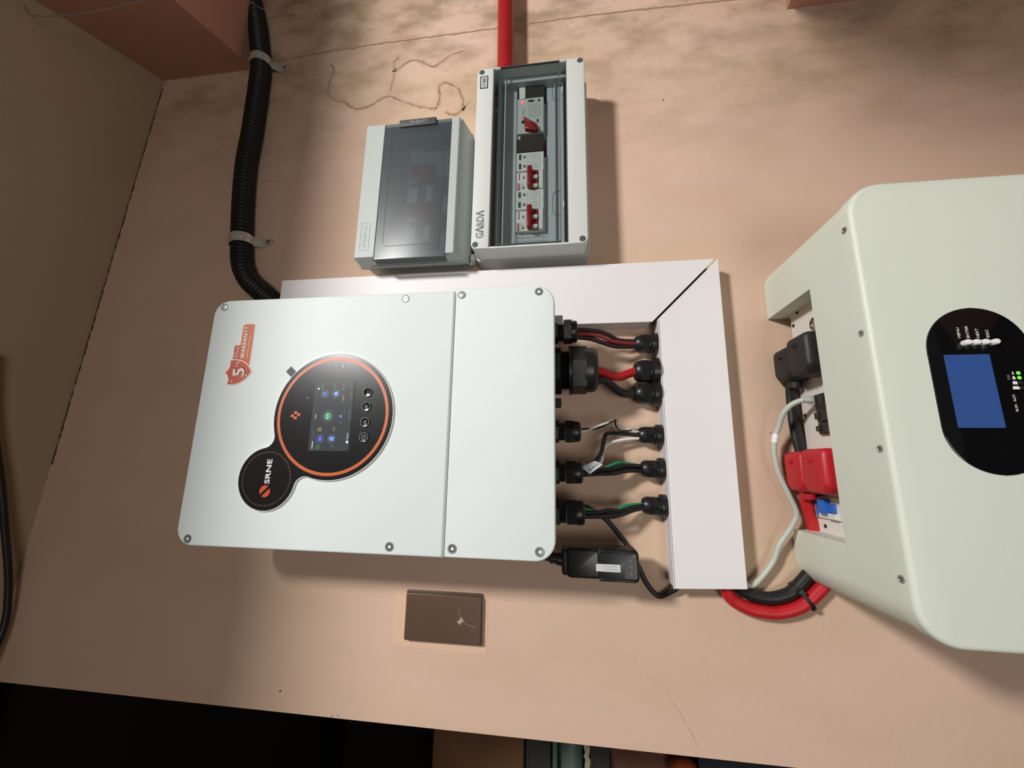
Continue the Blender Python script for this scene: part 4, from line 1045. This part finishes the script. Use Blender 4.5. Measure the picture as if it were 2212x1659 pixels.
for k in range(K):
    a, b = ring[k], ring[(k + 1) % K]
    for i in range(4): bm.faces.new((a[i], a[(i + 1) % 4], b[(i + 1) % 4], b[i]))
part('strap', bm, 'nylon', ct, True)
bm = NB(); box(bm, -3.6, 3.6, -3.4, 3.4, -3, 3, .6, 1)
bmesh.ops.transform(bm, matrix=Matrix.Translation(ctr + nn * -9 + Vector((0, -11.5, 0))) @ Matrix.Rotation(math.radians(40), 4, 'Y'), verts=bm.verts); part('lock_head', bm, 'nylon', ct)

# ------------------------------------------------------------------ loose wires near the ceiling
cable('ceiling_cable', 'black cable sagging along the ceiling by the dark doorway', [(160, 925, 130), (64, 936, 103), (-49, 942, 67), (-126, 944, 46), (-188, 944, 30), (-235, 944, 21), (-279, 944, 17), (-330, 946, 24), (-420, 950, 50)], 5.2, 'rubber')
cable('thin_wire', 'thin pale wire hanging across the ceiling beam', [(745, 898, 222), (722, 876, 220), (710, 807, 220), (708, 753, 220), (712, 693, 220), (718, 631, 220), (726, 560, 222)], 0.9, 'thread', n=6)
cable('thin_wire', 'thin pale wire hanging from the conduit top', [(985, 690, 47), (974, 674, 46), (962, 659, 42), (957, 634, 28), (970, 601, 9), (975, 588, 2)], 0.8, 'thread', n=6)

# ------------------------------------------------------------------ things in the dark storage space
def bgbox(name, label, cat, x0, x1, z0, z1, t0, t1, m, bev=4):
    t = Thing(name, label, cat, P((x0 + x1) / 2, z0, (t0 + t1) / 2))
    bm = NB(); box(bm, x0, x1, z0, z1, t0, t1, bev, 2); part('panel', bm, m, t)
    bm = NB(); box(bm, x0 + 6, x1 - 6, z1 - 5, z1 + 3, t0 + 4, t1 + 2, 1.5, 1); part('edge_strip', bm, m, t)
    return t
bgbox('wooden_board', 'brown wooden board in the dark storage space', 'board', -1150, -440, 112, 340, -540, -500, 'bgwood')
bgbox('storage_crate', 'dark grey crate under the brown board in the storage space', 'crate', -1100, -440, 46, 104, -700, -500, 'bgdark')
dr_ = Thing('metal_drum', 'grey green drum lying in the storage space', 'drum', P(-760, -2, -560))
bm = NB(); lathe(bm, [(30, 0), (33, 3), (33, 16), (34.5, 18), (33, 20), (33, 300), (34.5, 302), (33, 304), (33, 600), (30, 604)], P(-1050, -2, -540), (1, 0, 0), 32); part('shell', bm, 'bggreen', dr_, True)
bm = NB(); box(bm, -1050, -446, 30, 42, -520, -500, 2, 1); part('carrying_rail', bm, 'bggreen', dr_)
t = Thing('torn_paper', 'torn cream paper strip beside the grey green drum', 'paper', P(-720, -42, -500))
bm = NB(); prism(bm, ragged([(-800, -37), (-640, -35), (-640, -48), (-800, -50)], 10, 3.5), -505, -503); part('sheet', bm, 'bgcream', t)
bm = NB(); prism(bm, ragged([(-760, -34), (-720, -33), (-725, -41), (-750, -41)], 6, 2), -503, -501.5); part('fold', bm, 'bgcream', t)
bgbox('wooden_board', 'narrow brown batten below the torn paper', 'board', -1100, -440, -96, -52, -540, -500, 'bgdark')
bgbox('wooden_board', 'red brown board lowest in the lit part of the storage space', 'board', -1100, -440, -262, -102, -560, -520, 'bgred')
ob = Thing('orange_ball', 'dull orange ball against the red brown board', 'ball', P(-690, -262, -490))
bm = NB(); lathe(bm, [(0, -32)] + [(32 * math.cos(math.radians(a)), 32 * math.sin(math.radians(a))) for a in range(-75, 90, 15)] + [(0, 32)], P(-690, -262, -485), UPV, 24); part('shell', bm, 'bgorange', ob, True)
bm = NB(); lathe(bm, [(4, 31), (3.5, 33), (0, 33.4)], P(-690, -262, -485), UPV, 12); part('valve', bm, 'bgdark', ob, True)
bgbox('storage_box', 'dark blue grey box below the orange ball', 'box', -1100, -440, -640, -300, -620, -500, 'bgblue')
